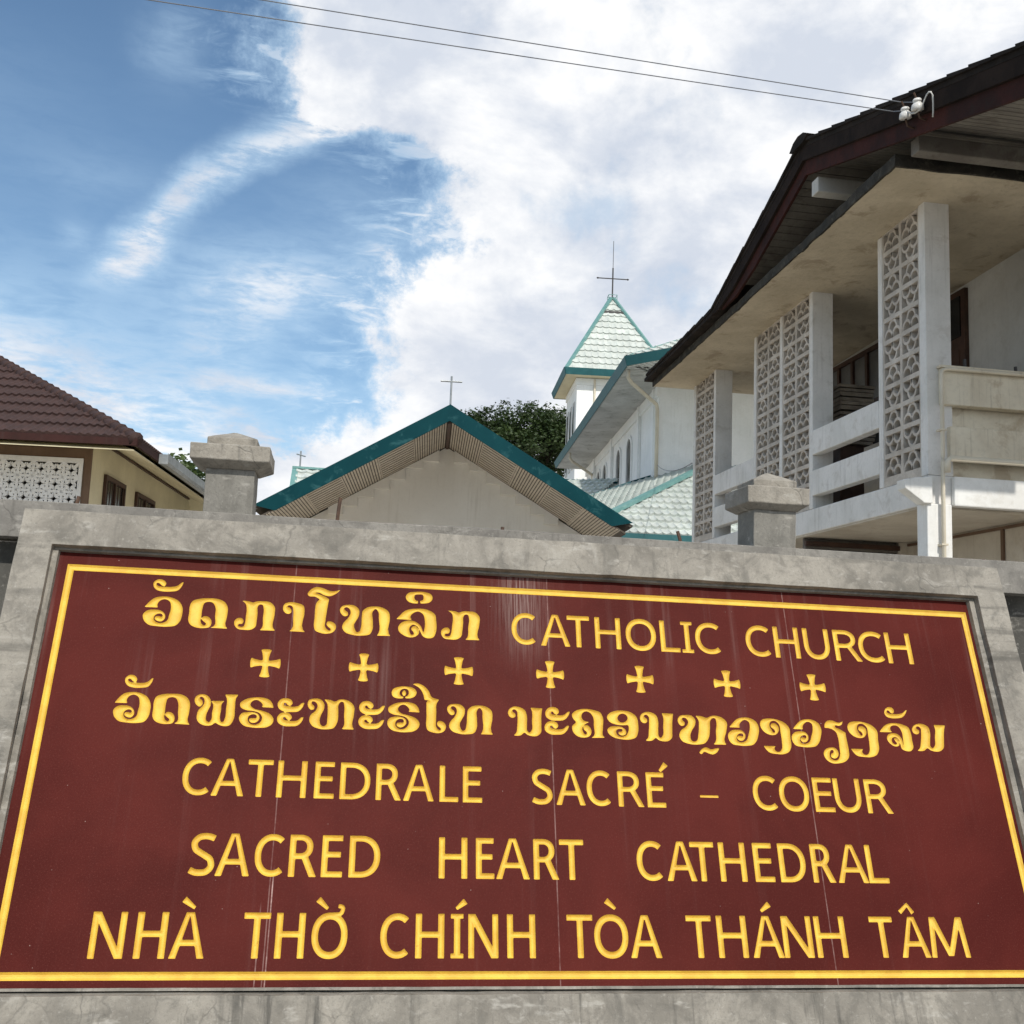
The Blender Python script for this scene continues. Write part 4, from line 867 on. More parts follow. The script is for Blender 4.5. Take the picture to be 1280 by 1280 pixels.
# inner veranda wall with door and windows
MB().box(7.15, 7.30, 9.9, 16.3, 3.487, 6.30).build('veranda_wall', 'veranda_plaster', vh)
MB().box(7.30, 11.9, 16.0, 16.3, 0, 6.1).build('rear_wall', 'white_wall', vh)
d = MB().box(7.10, 7.155, 11.22, 12.1, 3.49, 6.12).build('door', 'wood', vh)
MB().box(7.085, 7.102, 11.30, 12.02, 5.55, 6.04).build('door_glass', 'window_dark', d)
for z0, z1 in ((3.6, 4.4), (4.5, 5.4)):
    MB().box(7.09, 7.102, 11.34, 11.98, z0, z1).build('door_panel', 'wood', d, bevel=.01)
w_ = MB()
for k in range(8):
    y = 12.75+k*.42; w_.box(7.09, 7.152, y-.03, y+.03, 4.5, 6.02)
for z in (4.5, 5.25, 6.0): w_.box(7.085, 7.152, 12.72, 15.72, z-.03, z+.03)
wo = w_.build('window', 'wood', vh)
MB().box(7.125, 7.148, 12.75, 15.7, 5.27, 5.98).build('window_pane', paint('dusty_louvre_glass', (.16, .16, .155), (.09, .09, .09), 2, .4, 0), wo)
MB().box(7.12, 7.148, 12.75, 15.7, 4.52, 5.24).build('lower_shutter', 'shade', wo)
# street side balcony
MB().box(5.66, 12, 9.345, 9.47, 4.175, 4.535).build('parapet_band', 'stained_band', vh, bevel=.01)
MB().box(5.64, 12, 9.33, 9.48, 4.537, 4.56).build('parapet_cap', 'stained_band', vh)
MB().box(5.74, 12, 9.345, 9.47, 3.665, 3.965).build('parapet_band', 'stained_band', vh, bevel=.01)
MB().box(5.80, 12, 9.49, 9.56, 3.487, 4.535).build('parapet_recess', 'stained_band', vh)
MB().box(5.77, 12, 9.335, 9.398, 3.19, 3.475).build('balcony_beam', 'white_wall', vh, bevel=.012)
MB().box(5.50, 5.755, 9.36, 9.55, -.05, 3.203).build('corner_post', 'white_wall', vh, bevel=.01)
MB().prism([(5.25, 9.33, 3.415), (5.262, 9.33, 3.33), (5.455, 9.33, 3.20), (5.54, 9.33, 3.20), (5.54, 9.33, 3.46), (5.37, 9.33, 3.44)], (0, .15, 0)).build('corbel', 'white_wall', vh, bevel=.008)
MB().tube([(5.632, 9.305, 0), (5.632, 9.305, 3.60), (5.635, 9.305, 3.66), (5.635, 9.305, 4.46), (5.65, 9.303, 4.50), (5.70, 9.30, 4.515), (9, 9.30, 4.53)], .019, 10).build('drain_pipe', 'pipe', vh, smooth=True)
MB().tube([(5.665, 9.285, 3.50), (5.668, 9.285, 3.60), (5.70, 9.285, 3.635), (12, 9.285, 3.655)], .031, 12).build('drain_pipe', 'pipe', vh, smooth=True)
for x_, dz_ in ((5.775, .09), (5.955, .10), (6.50, .07)):
    MB().tube([(x_, 9.42, 4.55), (x_-.004, 9.42, 4.56+dz_)], .016, 8).build('pipe_stub', 'pipe' if x_ < 5.8 else 'iron', vh)
mb = MB()
for z in (.9, 1.9, 2.8, 3.9): mb.box(5.60, 5.665, 9.282, 9.36, z, z+.018)
mb.build('pipe_clip', 'pipe', vh)
# ground floor
MB().box(6.92, 7.06, 9.55, 16.2, 0, 3.184).build('ground_floor_wall', 'beige_wall', vh)
sh = MB(); sh.box(5.60, 6.80, 12.30, 12.34, 0, 3.18)
z = .05
while z < 3.12: sh.box(5.60, 6.80, 12.255, 12.30, z, z+.045); z += .075
sh.build('roller_shutter', 'board', vh)
MB().box(6.80, 6.918, 12.22, 12.36, 0, 3.18).build('shutter_jamb', 'beige_wall', vh)
MB().box(5.58, 6.80, 12.20, 12.252, 3.08, 3.135).build('shutter_rail', 'wood', vh)
MB().box(6.895, 6.918, 9.56, 12.2, 3.135, 3.165).build('wall_trim', 'brown_trim', vh)
MB().box(6.895, 6.918, 10.28, 10.325, 0, 3.134).build('wall_trim', 'brown_trim', vh)
# roof: ridge runs away to the right, verge faces us
VX = 4.79
prof = [(6.45, 6.109), (10.52, 7.295), (13.35, 6.285), (14.6, 6.235), (16.5, 6.165)]
def rz_(y):
    for (a, za), (b, zb) in zip(prof, prof[1:]):
        if a <= y <= b: return za+(zb-za)*(y-a)/(b-a)
    return prof[-1][1]
rf = MB()
pt = prof+[(y, z-.045) for y, z in reversed(prof)]
i0 = 0
for (a, za), (b, zb) in zip(prof, prof[1:]):
    rf.hexa([(VX-.03, a, za-.05), (14, a, za-.05), (14, b, zb-.05), (VX-.03, b, zb-.05), (VX-.03, a, za), (14, a, za), (14, b, zb), (VX-.03, b, zb)])
rfo = rf.build('roof', 'dark_tile', vh)
vt = MB(); random.seed(4)
y = 6.47
while y < 16.3:
    L_ = .30; z0, z1 = rz_(y), rz_(min(y+L_, 16.4)); up_ = 1 if y < 10.52 else -1
    j = random.uniform(-.006, .010); k0, k1 = ((.055, .018) if up_ < 0 else (.018, .055))
    k0, k1 = (.026, .042) if up_ > 0 else (.042, .026)
    vt.hexa([(VX-.055+j, y, z0), (VX+.28, y, z0), (VX+.28, y+L_, z1), (VX-.055+j, y+L_, z1), (VX-.055+j, y, z0+k0+j), (VX+.28, y, z0+k0+j), (VX+.28, y+L_, z1+k1+j), (VX-.055+j, y+L_, z1+k1+j)])
    y += L_
vt.build('verge_tile', 'dark_tile', rfo)
MB().prism([(VX-.075, 10.30, 7.30), (VX-.075, 10.40, 7.25), (VX-.075, 10.66, 7.25), (VX-.075, 10.76, 7.28), (VX-.075, 10.66, 7.35), (VX-.075, 10.54, 7.375), (VX-.075, 10.40, 7.355)], (9, 0, 0)).build('ridge_cap', 'dark_tile', rfo)
up_b, lo_b = MB(), MB()
ys = [6.45, 7.2, 8, 9.3, 10.52, 11.3, 12.0, 12.6, 13.1, 13.5, 14.6, 16.45]
def cl(y): return cz(y)+.115 if y > 8.8 else -9
for a, b in zip(ys, ys[1:]):
    def q(y): z = rz_(y)-.048; return z, max(z-.155, cl(y)), max(z-.315, cl(y)-.004)
    (t0, m0, b0), (t1, m1, b1) = q(a), q(b)
    if t0-m0 > .004 or t1-m1 > .004:
        up_b.hexa([(VX-.025, a, m0), (VX+.01, a, m0), (VX+.01, b, m1), (VX-.025, b, m1), (VX-.025, a, max(t0, m0+.002)), (VX+.01, a, max(t0, m0+.002)), (VX+.01, b, max(t1, m1+.002)), (VX-.025, b, max(t1, m1+.002))])
    if m0-b0 > .006 or m1-b1 > .006:
        lo_b.hexa([(VX+.012, a, b0), (VX+.045, a, b0), (VX+.045, b, b1), (VX+.012, b, b1), (VX+.012, a, m0+.02), (VX+.045, a, m0+.02), (VX+.045, b, m1+.02), (VX+.012, b, m1+.02)])
up_b.build('upper_fascia', 'fascia_dark', vh); lo_b.build('lower_fascia', 'fascia_red', vh)
# boarded soffit under the overhang
sb = MB()
y = 6.5
while y < 12.45:
    w1 = .115; a, b = y, min(y+w1-.010, 13.3)
    if not (a < 10.52 < b):
        sb.hexa([(VX+.05, a, rz_(a)-.225), (6.6, a, rz_(a)-.225), (6.6, b, rz_(b)-.225), (VX+.05, b, rz_(b)-.225), (VX+.05, a, rz_(a)-.20), (6.6, a, rz_(a)-.20), (6.6, b, rz_(b)-.20), (VX+.05, b, rz_(b)-.20)])
    y += w1
sb.build('soffit_board', 'board', vh)
MB().prism([(6.5, 8.9, 6.25), (6.5, 13.2, 6.15), (6.5, 10.52, 7.05), (6.5, 8.9, 6.60)], (.15, 0, 0)).build('gable_wall', 'beige_wall', vh)
for y, z, x0, w, h in ((10.42, 6.76, 4.86, .16, .17), (8.55, 6.33, 4.95, .14, .15)):
    MB().box(x0, 6.5, y-w/2, y+w/2, z-h/2, z+h/2).build('purlin', 'veranda_plaster' if y == 10.42 else 'board', vh, bevel=.01)

# ------------------------------------------------------------------ church hall with the teal gable
hall = root('church_hall', 'low church hall with dark teal gable boards, slatted soffit and metal cross', 'church hall', (1.978, 20, 0), R(-5))
SL, HW, ZA = .592, 3.53, 6.289
def hz_(x): return ZA-SL*abs(x)
for s in (-1, 1):
    MB().prism([(0, -.035, ZA+.035), (s*(HW+.02), -.035, hz_(HW+.02)+.035), (s*(HW-.38), -.035, hz_(HW-.38)-.285), (0, -.035, ZA-.285)], (0, .04, 0)).build('bargeboard', 'teal_dark', hall, world=False)
    o = MB().hexa([(0, .006, ZA-.07), (s*HW, .006, hz_(HW)-.07), (s*HW, 13, hz_(HW)-.07), (0, 13, ZA-.07), (0, .006, ZA-.01), (s*HW, .006, hz_(HW)-.01), (s*HW, 13, hz_(HW)-.01), (0, 13, ZA-.01)]).build('roof', 'slat_gap', hall, world=False)
    tm = MB(); pts = [(s*HW, 13, hz_(HW)-.05), (s*HW, .03, hz_(HW)-.05), (0, .03, ZA-.05), (0, 13, ZA-.05)]
    tile_face(tm, pts, .36, .24, .02, .025, 4, .0)
    tm.build('roof_tiles', 'white_tile', o, world=False)
    MB().hexa([(0, .006, ZA-.262), (s*3.42, .006, hz_(3.42)-.262), (s*3.42, 2.6, hz_(3.42)-.262), (0, 2.6, ZA-.262), (0, .006, ZA-.23), (s*3.42, .006, hz_(3.42)-.23), (s*3.42, 2.6, hz_(3.42)-.23), (0, 2.6, ZA-.23)]).build('soffit', 'slat_gap', hall, world=False)
    div = (.035, .66, 1.32, 1.985, 2.62, 3.30)
    for k in range(5):
        a, b = div[k]+.012, div[k+1]-.012
        mb = MB()
        def sl_(x0, x1, y0, y1):
            mb.hexa([(s*x0, y0, hz_(x0)-.271), (s*x1, y0, hz_(x1)-.271), (s*x1, y1, hz_(x1)-.271), (s*x0, y1, hz_(x0)-.271), (s*x0, y0, hz_(x0)-.264), (s*x1, y0, hz_(x1)-.264), (s*x1, y1, hz_(x1)-.264), (s*x0, y1, hz_(x0)-.264)])
        if k % 2 == 0:
            n = 13
            for i in range(n): sl_(a+i*(b-a)/n+.006, a+i*(b-a)/n+.006+(b-a)/n*.62, .01, 2.59)
        else:
            n = 11
            for i in range(n): sl_(a, b, .03+i*2.56/n, .03+i*2.56/n+.135)
        sl_(b+.003, b+.021, .01, 2.59)
        mb.build('slat_panel', 'slat', hall, world=False)
    # stepped corbelling under the verge
    st = MB(); xs = (0.16, .50, .86, 1.17, 1.50, 1.83, 2.12, 2.42); zs = (5.66, 5.50, 5.24, 5.02, 4.83, 4.63, 4.44, 4.25)
    for k in range(len(xs)-1):
        st.prism([(s*xs[k], 2.45, zs[k]), (s*xs[k+1], 2.45, zs[k]), (s*xs[k+1], 2.45, hz_(xs[k+1])-.285), (s*xs[k], 2.45, hz_(xs[k])-.285)], (0, .149, 0))
    st.build('stepped_moulding', 'cream_hall', hall, world=False)
    MB().box(min(s*3.0, s*2.85), max(s*3.0, s*2.85), 2.6, 13, 0, hz_(3.0)-.29).build('side_wall', 'white_wall', hall, world=False)
MB().prism([(-3.0, 2.6, 0), (3.0, 2.6, 0), (3.0, 2.6, hz_(3.0)-.29), (0, 2.6, ZA-.29), (-3.0, 2.6, hz_(3.0)-.29)], (0, .2, 0)).build('gable_wall', 'cream_hall', hall, world=False)
MB().box(-.032, .032, .02, 2.58, ZA-.335, ZA-.262).build('ridge_strip', 'wood', hall, world=False)
MB().tube([(0, .04, ZA-.03), (0, .04, 6.885)], .019, 8).tube([(-.205, .04, 6.785), (.205, .04, 6.785)], .017, 8).build('cross', 'metal', hall, world=False)
MB().prism([(-.16, .02, ZA-.10), (.16, .02, ZA-.10), (0, .02, ZA+.03)], (0, 12.9, 0)).build('ridge_cap', 'teal_dark', hall, world=False)

# ------------------------------------------------------------------ cathedral: nave, apse end and low aisle roofs
cat_ = root('cathedral', 'white cathedral nave with pale tiled roof, teal eaves and lower aisle roofs', 'church', (7.594, 28, 0), R(-5))
ZE = 9.674
E_ = [(0, 16.5), (0, 0), (3.2, -3.2), (9, -3.2), (12.2, 0), (12.2, 16.5)]
R1, R2 = (6.1, 3.6, 13.0), (6.1, 16.5, 13.0)
zt = ZE+.235
def L3(p, z): return (p[0], p[1], z)
rm = MB()
faces = [[L3(E_[0], zt), L3(E_[1], zt), R1, R2], [L3(E_[1], zt), L3(E_[2], zt), R1], [L3(E_[2], zt), L3(E_[3], zt), R1], [L3(E_[3], zt), L3(E_[4], zt), R1], [L3(E_[4], zt), L3(E_[5], zt), R2, R1]]
for f_ in faces: rm.poly(f_)
rmo = rm.build('roof', 'white_tile', cat_, world=False)
tm = MB()
for f_ in faces[:3]: tile_face(tm, f_, .36, .28, .035, .045, 6, .02, True)
tm.build('roof_tiles', 'white_tile', rmo, world=False)
hp = MB()
for k in (1, 2): hp.beam(Vector(L3(E_[k], zt+.03)), Vector(R1)+Vector((0, 0, .05)), .26, .09)
hp.beam((6.1, 3.6, 13.06), (6.1, 16.5, 13.06), .26, .09)
hp.build('hip_cap', 'teal_light', rmo, world=False)
for k in range(5):
    a, b = Vector(L3(E_[k], 0)), Vector(L3(E_[k+1], 0)); d = (b-a).normalized(); nn = Vector((d.y, -d.x, 0))
    if nn.dot(a-Vector((6.1, 6, 0))) < 0: nn = -nn
    z0, z1 = ZE, zt+.02
    f_ = MB().hexa([L3(a, z0), L3(b, z0), L3(b+nn*.02+d*0, z0), L3(a+nn*.02, z0), L3(a, z1), L3(b, z1), L3(b+nn*.10+d*.03, z1), L3(a+nn*.10-d*.03, z1)])
    f_.build('fascia', 'teal', cat_, world=False)
MB().poly([L3(p, ZE+.035) for p in E_]).build('soffit', 'soffit_white', cat_, world=False)
sr = MB()
for k in range(int(16.5/.16)):
    y = .05+k*.16; sr.box(.02, 1.30, y, y+.11, ZE+.008, ZE+.034)
for k in range(26):
    t = k*.16+.1; sr.prism([(t*.7071+.02, -t*.7071+.02, ZE+.008), (t*.7071+.10, -t*.7071-.06, ZE+.008), (t*.7071+1.70, -t*.7071+1.54, ZE+.008), (t*.7071+1.62, -t*.7071+1.62, ZE+.008)], (0, 0, .026))
sr.build('soffit_slat', 'soffit_white', cat_, world=False)
WX, WYY = 1.31, 1.94
MB().box(WX, 10.9, WYY, 16.45, 0, ZE+.03).build('nave_wall', 'church_white', cat_, world=False)
for y in (2.45, 4.75, 9.9, 14.0):
    MB().box(WX-.10, WX-.003, y-.13, y+.13, 6.6, ZE+.005).build('pilaster', 'church_white', cat_, world=False)
MB().box(WX-.07, WX-.003, WYY, 16.4, ZE-.32, ZE+.004).build('cornice', 'church_white', cat_, world=False)
for y in (6.5, 8.5, 11.5, 13.0):
    w_ = MB(); w_.box(WX-.05, WX-.004, y-.50, y-.40, 6.6, 8.6); w_.box(WX-.05, WX-.004, y+.40, y+.50, 6.6, 8.6)
    for k in range(10):
        a0, a1 = math.pi*k/10, math.pi*(k+1)/10
        w_.prism([(WX-.05, y+r*math.cos(a), 8.6+r*math.sin(a)) for r, a in ((.40, a0), (.50, a0), (.50, a1), (.40, a1))], (.046, 0, 0))
    wo = w_.build('window', 'church_white', cat_, world=False)
    MB().prism([(WX-.012, y-.39, 6.6), (WX-.012, y+.39, 6.6)]+[(WX-.012, y+.39*math.cos(math.pi*k/10), 8.6+.39*math.sin(math.pi*k/10)) for k in range(11)], (.008, 0, 0)).build('pane', 'window_dark', wo, world=False)
for y in (1.0, 13.4):
    MB().tube([(.10, y-.6, ZE-.02), (.10, y-.6, ZE-.22), (.22, y-.5, ZE-.34), (WX-.12, y+.72, ZE-.62), (WX-.08, y+.80, ZE-.75), (WX-.08, y+.80, 6.4)], .055, 8).build('downpipe', 'pipe', cat_, world=False, smooth=True)
e2w = Vector((math.cos(R(5)), -math.sin(R(5)), 0)); e1w = Vector((math.sin(R(5)), math.cos(R(5)), 0))
aP, aH, aH2 = Vector((5.69, 25, 4.647)), Vector((9.698, 28.3, 6.822)), Vector((10.385, 28.895, 7.212))
aT1, aT2 = Vector((7.558, 31.085, 6.458)), Vector((10.164, 29.9, 7.31))
upA = (aH2-aP)-e2w*((aH2-aP).dot(e2w))
dB = (aT2-aT1).normalized()
for k, pts in enumerate(([aP, aP+e2w*7, aP+e2w*7+upA, aH2], [aT1, aP, aH2, aT2], [Vector((5.9, 31.23, 6.33)), aT1, Vector((8.76, 33.0, 7.24)), Vector((6.6, 33.2, 7.20))])):
    base = MB().prism([p+Vector((0, 0, -.07)) for p in pts], (0, 0, .06)).build('aisle_roof', 'white_tile', cat_)
    tm = MB()
    if k != 1: tile_face(tm, pts, .40, .20, .035, .075, 8, .0, True)
    else:      # rows run parallel to the wall flashing
        nB = (aH2-aP).cross(aT2-aP).normalized(); nB = nB if nB.z > 0 else -nB
        sB = nB.cross(dB); clip = [((p-aP).dot(dB), (p-aP).dot(sB)) for p in pts]
        if clip[3][1] < 0: sB = -sB; clip = [(a_, -b_) for a_, b_ in clip]
        tile_roof(tm, aP, dB, sB, max(c[0] for c in clip)-min(c[0] for c in clip), max(c[1] for c in clip)-min(c[1] for c in clip), clip, .36, .20, .035, .09, 8, 0., True)
    tm.build('roof_tiles', 'white_tile', base)
hp = MB(); hp.beam(aP+Vector((0, 0, .08)), aH2+Vector((0, 0, .11)), .24, .09); hp.build('hip_cap', 'teal_light', cat_)
tm_ = aT1.lerp(aT2, .37)
MB().beam(aT1+(aT1-aT2)*.3+Vector((0, 0, .03)), tm_+Vector((0, 0, .10)), .16, .10).build('valley_trim', 'teal_light', cat_)
fl = MB(); fl.beam(tm_+Vector((0, 0, .10)), aT2+Vector((-.05, .03, .10)), .16, .10); fl.build('flashing', 'teal_dark', cat_)
fl = MB(); fl.beam(aT2+Vector((-.06, .03, .10)), aT2+Vector((2.2, -.22, .42)), .05, .22); fl.build('flashing', 'teal_dark', cat_)
fl = MB()
fl.beam(Vector((8.72, 33.0, 7.28)), Vector((6.6, 33.2, 7.24)), .05, .10)
fl.build('flashing', 'teal_dark', cat_)
MB().beam(aP+Vector((-.06, -.05, -.07)), aP+e2w*7+Vector((0, -.05, -.07)), .06, .17).build('fascia', 'teal', cat_)
MB().prism([aP+e1w*.5+Vector((.4, 0, -5)), aP+e2w*7+e1w*.5+Vector((0, 0, -5)), aP+e2w*7+e1w*.5+Vector((0, 0, -.02)), aP+e1w*.5+Vector((.4, 0, -.02))], e1w*.25).build('aisle_wall', 'church_white', cat_)

# ------------------------------------------------------------------ bell tower
tw = root('bell_tower', 'square white bell tower with pale pyramid roof and thin iron cross', 'tower', (12.26, 48.25, 0), R(-5))
h = 2.38; ZT = 14.28; AP = (0, 0, 18.72)
c4_ = [(-h, -h), (h, -h), (h, h), (-h, h)]
rb = MB().poly([(x, y, ZT+.27) for x, y in c4_])
for k in range(4): rb.poly([(*c4_[k], ZT+.27), (*c4_[(k+1) % 4], ZT+.27), AP])
rbo = rb.build('roof', 'white_tile', tw, world=False)
tm = MB()
for k in range(4): tile_face(tm, [(*c4_[k], ZT+.27), (*c4_[(k+1) % 4], ZT+.27), AP], .40, .30, .03, .06, 6, .0, True)
tm.build('roof_tiles', 'white_tile', rbo, world=False)
dk = MB()
t = .80
for k in range(4):
    a, b = Vector((*c4_[k], ZT+.27)), Vector((*c4_[(k+1) % 4], ZT+.27)); ap = Vector(AP); n = Vector(((a+b)/2).to_tuple()); n.z = 0; n.normalize()
    a2, b2 = a.lerp(ap, t), b.lerp(ap, t)
    dk.beam(a2+n*.07, b2+n*.07, .05, .09)
dk.build('roof_band', 'iron', rbo, world=False)
hp = MB()
for x, y in c4_: hp.beam((x*1.0, y*1.0, ZT+.30), (AP[0]+x*.03, AP[1]+y*.03, AP[2]+.02), .17, .10)
hp.build('hip_cap', 'teal_light', rbo, world=False)
for k in range(4):
    a, b = c4_[k], c4_[(k+1) % 4]
    n = Vector(((a[0]+b[0])/2, (a[1]+b[1])/2, 0)).normalized(); a, b = Vector((*a, 0)), Vector((*b, 0)); d = (b-a).normalized()
    MB().hexa([a+Vector((0, 0, ZT)), b+Vector((0, 0, ZT)), b+n*.03+Vector((0, 0, ZT)), a+n*.03+Vector((0, 0, ZT)), a+Vector((0, 0, ZT+.26)), b+Vector((0, 0, ZT+.26)), b+n*.12+d*.10+Vector((0, 0, ZT+.30)), a+n*.12-d*.10+Vector((0, 0, ZT+.30))]).build('fascia', 'teal', tw, world=False)
MB().poly([(x, y, ZT+.02) for x, y in c4_]).build('soffit', 'cream', tw, world=False)
g_ = 1.80
MB().box(-g_, g_, -g_, g_, 0, ZT+.01).build('tower_wall', 'church_white', tw, world=False)
MB().box(-g_-.05, g_+.05, -g_-.05, g_+.05, ZT-.30, ZT-.002).build('cornice', 'church_white', tw, world=False)
for k in range(3):
    y = -1.05+k*1.05
    for sx2 in (-1,):
        w_ = MB().box(-g_-.04, -g_-.003, y-.27, y+.27, 10.2, 13.3).build('louvre', 'soffit_white', tw, world=False)
        MB().box(-g_-.05, -g_-.042, y-.17, y+.17, 10.4, 13.1).build('opening', 'window_dark', w_, world=False)
MB().tube([(-1.0, -g_-.06, ZT-.05), (-1.0, -g_-.06, 8)], .05, 8).build('downpipe', 'pipe', tw, world=False)
MB().tube([(0, 0, 18.65), (0, 0, 20.25)], .035, 8).tube([(0, 0, 20.25), (.0, 0, 21.6)], .014, 6).tube([(-.70, 0, 19.72), (.70, 0, 19.72)], .028, 8) \
    .lathe((-.72, 0, 19.72), [(.02, -.06), (.05, 0), (.02, .06)], 8, (1, 0, 0)).lathe((.72, 0, 19.72), [(.02, -.06), (.05, 0), (.02, .06)], 8, (1, 0, 0)).build('cross', 'iron', tw, world=False)
cg = MB()
for x in (-.2, .2):
    cg.tube([(x, -.2, 18.40), (x, -.2, 18.86)], .014, 6); cg.tube([(x, .2, 18.40), (x, .2, 18.86)], .014, 6); cg.tube([(x, -.2, 18.86), (x, .2, 18.86)], .014, 6)
for y in (-.2, .2): cg.tube([(-.2, y, 18.86), (.2, y, 18.86)], .014, 6)
cg.build('cross_base_rail', 'teal_light', tw, world=False)

# ------------------------------------------------------------------ side chapel roof peeping over the hall
sc_ = root('side_chapel', 'small pale tiled chapel roof with a slim cross peeping over the left teal gable slope', 'chapel', (-1.22, 30, 0), 0)
zr = 6.46
MB().hexa([(-1.22, 27.4, 4.72), (6, 27.4, 4.72), (6, 30, zr), (-1.22, 30, zr), (-1.22, 27.4, 4.79), (6, 27.4, 4.79), (6, 30, zr+.07), (-1.22, 30, zr+.07)]) \
    .hexa([(-1.22, 30, zr), (6, 30, zr), (6, 32.6, 4.72), (-1.22, 32.6, 4.72), (-1.22, 30, zr+.07), (6, 30, zr+.07), (6, 32.6, 4.79), (-1.22, 32.6, 4.79)]).build('roof', 'white_tile', sc_)
tm = MB(); tile_face(tm, [(-1.20, 27.4, 4.79), (6, 27.4, 4.79), (6, 30, zr+.07), (-1.20, 30, zr+.07)], .36, .28, .04, .05, 4, .01); tm.build('roof_tiles', 'white_tile', sc_)
v_ = MB().beam((-1.24, 27.3, 4.70), (-1.24, 30.02, zr+.02), .16, .24).beam((-1.24, 29.98, zr+.02), (-1.24, 32.7, 4.70), .16, .24).beam((-1.32, 30, zr+.12), (6, 30, zr+.12), .22, .06)
v_.build('verge_trim', 'teal_light', sc_)
MB().prism([(-.92, 28, 0), (-.92, 32, 0), (-.92, 32, 5.0), (-.92, 30, 6.4), (-.92, 28, 5.0)], (6.8, 0, 0)).build('chapel_wall', 'white_wall', sc_)
MB().tube([(-1.12, 30, zr+.05), (-1.12, 30, zr+.60)], .022, 8).tube([(-1.22, 29.86, zr+.48), (-1.00, 30.14, zr+.48)], .018, 8).build('cross', 'metal', sc_)

# ------------------------------------------------------------------ tiled house on the left
th = root('tiled_house', 'cream house with a brown tiled hip roof and white breeze block window', 'house', (-3.747, 17.075, 0), R(-5))
XR, YF, XL, YB = .893, -1.0, -10., 7.0
ZB, ZT_ = 4.43, 4.52
TP = math.tan(R(29.2)); hd = (YB-YF)/2
r_a, r_b = (XR-hd, YF+hd, ZT_+hd*TP), (XL+hd, YF+hd, ZT_+hd*TP)
FR, FL, BL, BR = (XR, YF, ZT_), (XL, YF, ZT_), (XL, YB, ZT_), (XR, YB, ZT_)
dn = lambda p: (p[0], p[1], p[2]-.10)
rm = MB()
for f_ in ([FL, FR, r_a, r_b], [FR, BR, r_a], [BR, BL, r_b, r_a], [BL, FL, r_b]): rm.prism([Vector(p)+Vector((0, 0, -.09)) for p in f_], (0, 0, .085))
rmo = rm.build('roof', 'cream', th, world=False)
tm = MB()
tile_face(tm, [FL, FR, r_a, r_b], .45, .115, .026, .034, 8, .012)
tile_face(tm, [FR, BR, r_a], .45, .115, .026, .034, 8, .012)
tm.build('roof_tiles', 'brown_tile', rmo, world=False)
rc = MB(); n = 26
for k in range(n):
    p = Vector(FR).lerp(Vector(r_a), k/n); q = Vector(FR).lerp(Vector(r_a), (k+1.22)/n)
    d = (q-p).normalized(); p = p+Vector((0, 0, .005)); q = q+Vector((0, 0, -.010))
    rc.tube([p-d*.015, p+d*.01, q], .112, 10, .088)
rc.tube([Vector(r_a)+Vector((0, 0, .05)), Vector(r_b)+Vector((0, 0, .05))], .10, 10)
rc.build('hip_cap', 'brown_tile', rmo, world=False, smooth=True)
for a, b, nn in ((FL, FR, (0, -1, 0)), (FR, BR, (1, 0, 0))):
    a, b, nn = Vector(a), Vector(b), Vector(nn); d = (b-a).normalized()
    MB().hexa([a+Vector((0, 0, -.095)), b+Vector((0, 0, -.095)), b+nn*.03+d*.03+Vector((0, 0, -.095)), a+nn*.03+Vector((0, 0, -.095)), a+Vector((0, 0, .01)), b+Vector((0, 0, .01)), b+nn*.03+d*.03+Vector((0, 0, .01)), a+nn*.03+Vector((0, 0, .01))]).build('fascia', 'house_fascia', th, world=False)
mb = MB(); prof_g = [(XR+.035, .02), (XR+.035, -.11), (XR+.06, -.14), (XR+.15, -.14), (XR+.18, -.10), (XR+.18, .03), (XR+.165, .03), (XR+.165, -.09), (XR+.145, -.125), (XR+.065, -.125), (XR+.05, -.10), (XR+.05, .02)]
mb.prism([(x, .25, ZT_+z) for x, z in prof_g], (0, YB-.25, 0)); mb.box(XR+.036, XR+.178, .24, .252, ZT_-.13, ZT_+.02)
mb.build('gutter', 'metal', th, world=False)
MB().box(-9, 0, .01, 6.85, 0, 4.86).build('house_wall', 'cream', th, world=False)
MB().prism([(XR-.02, YF+.02, ZB-.07), (XR-.02, YB, ZB-.07), (-.0, YB, ZB-.07+.38), (-.0, .05, ZB-.07+.38)], (0, 0, .012)).build('soffit', 'cream', th, world=False)
MB().prism([(XR-.02, YF+.02, ZB-.07), (-9.8, YF+.02, ZB-.07), (-9.8, .0, ZB+.10), (-.0, .0, ZB+.31)], (0, 0, .012)).build('soffit', 'cream', th, world=False)
mb = MB().box(-.055, .045, .5, 6.8, 4.68, 4.71); mb.build('soffit_moulding', 'wood', th, world=False)
mb = MB(); mb.box(-9, -.10, -.06, .005, 4.36, 4.50); mb.box(-.10, .0, -.06, .005, 0, 4.62); mb.box(-9, -.10, -.05, .005, 4.50, 4.62)
mb.build('brown_surround', 'brown_trim', th, world=False)
fb = MB(); fb.box(-1.58, -.105, -.085, -.062, 4.28, 4.355); fb.box(-.165, -.105, -.085, -.062, 2.9, 4.28); fb.box(-1.58, -1.50, -.085, -.062, 2.9, 4.28)
bp_ = fb.build('breeze_panel', 'breeze_white', th, world=False)
mb = MB(); s = .2225; fx = lambda y, a, b: (a, y, b)
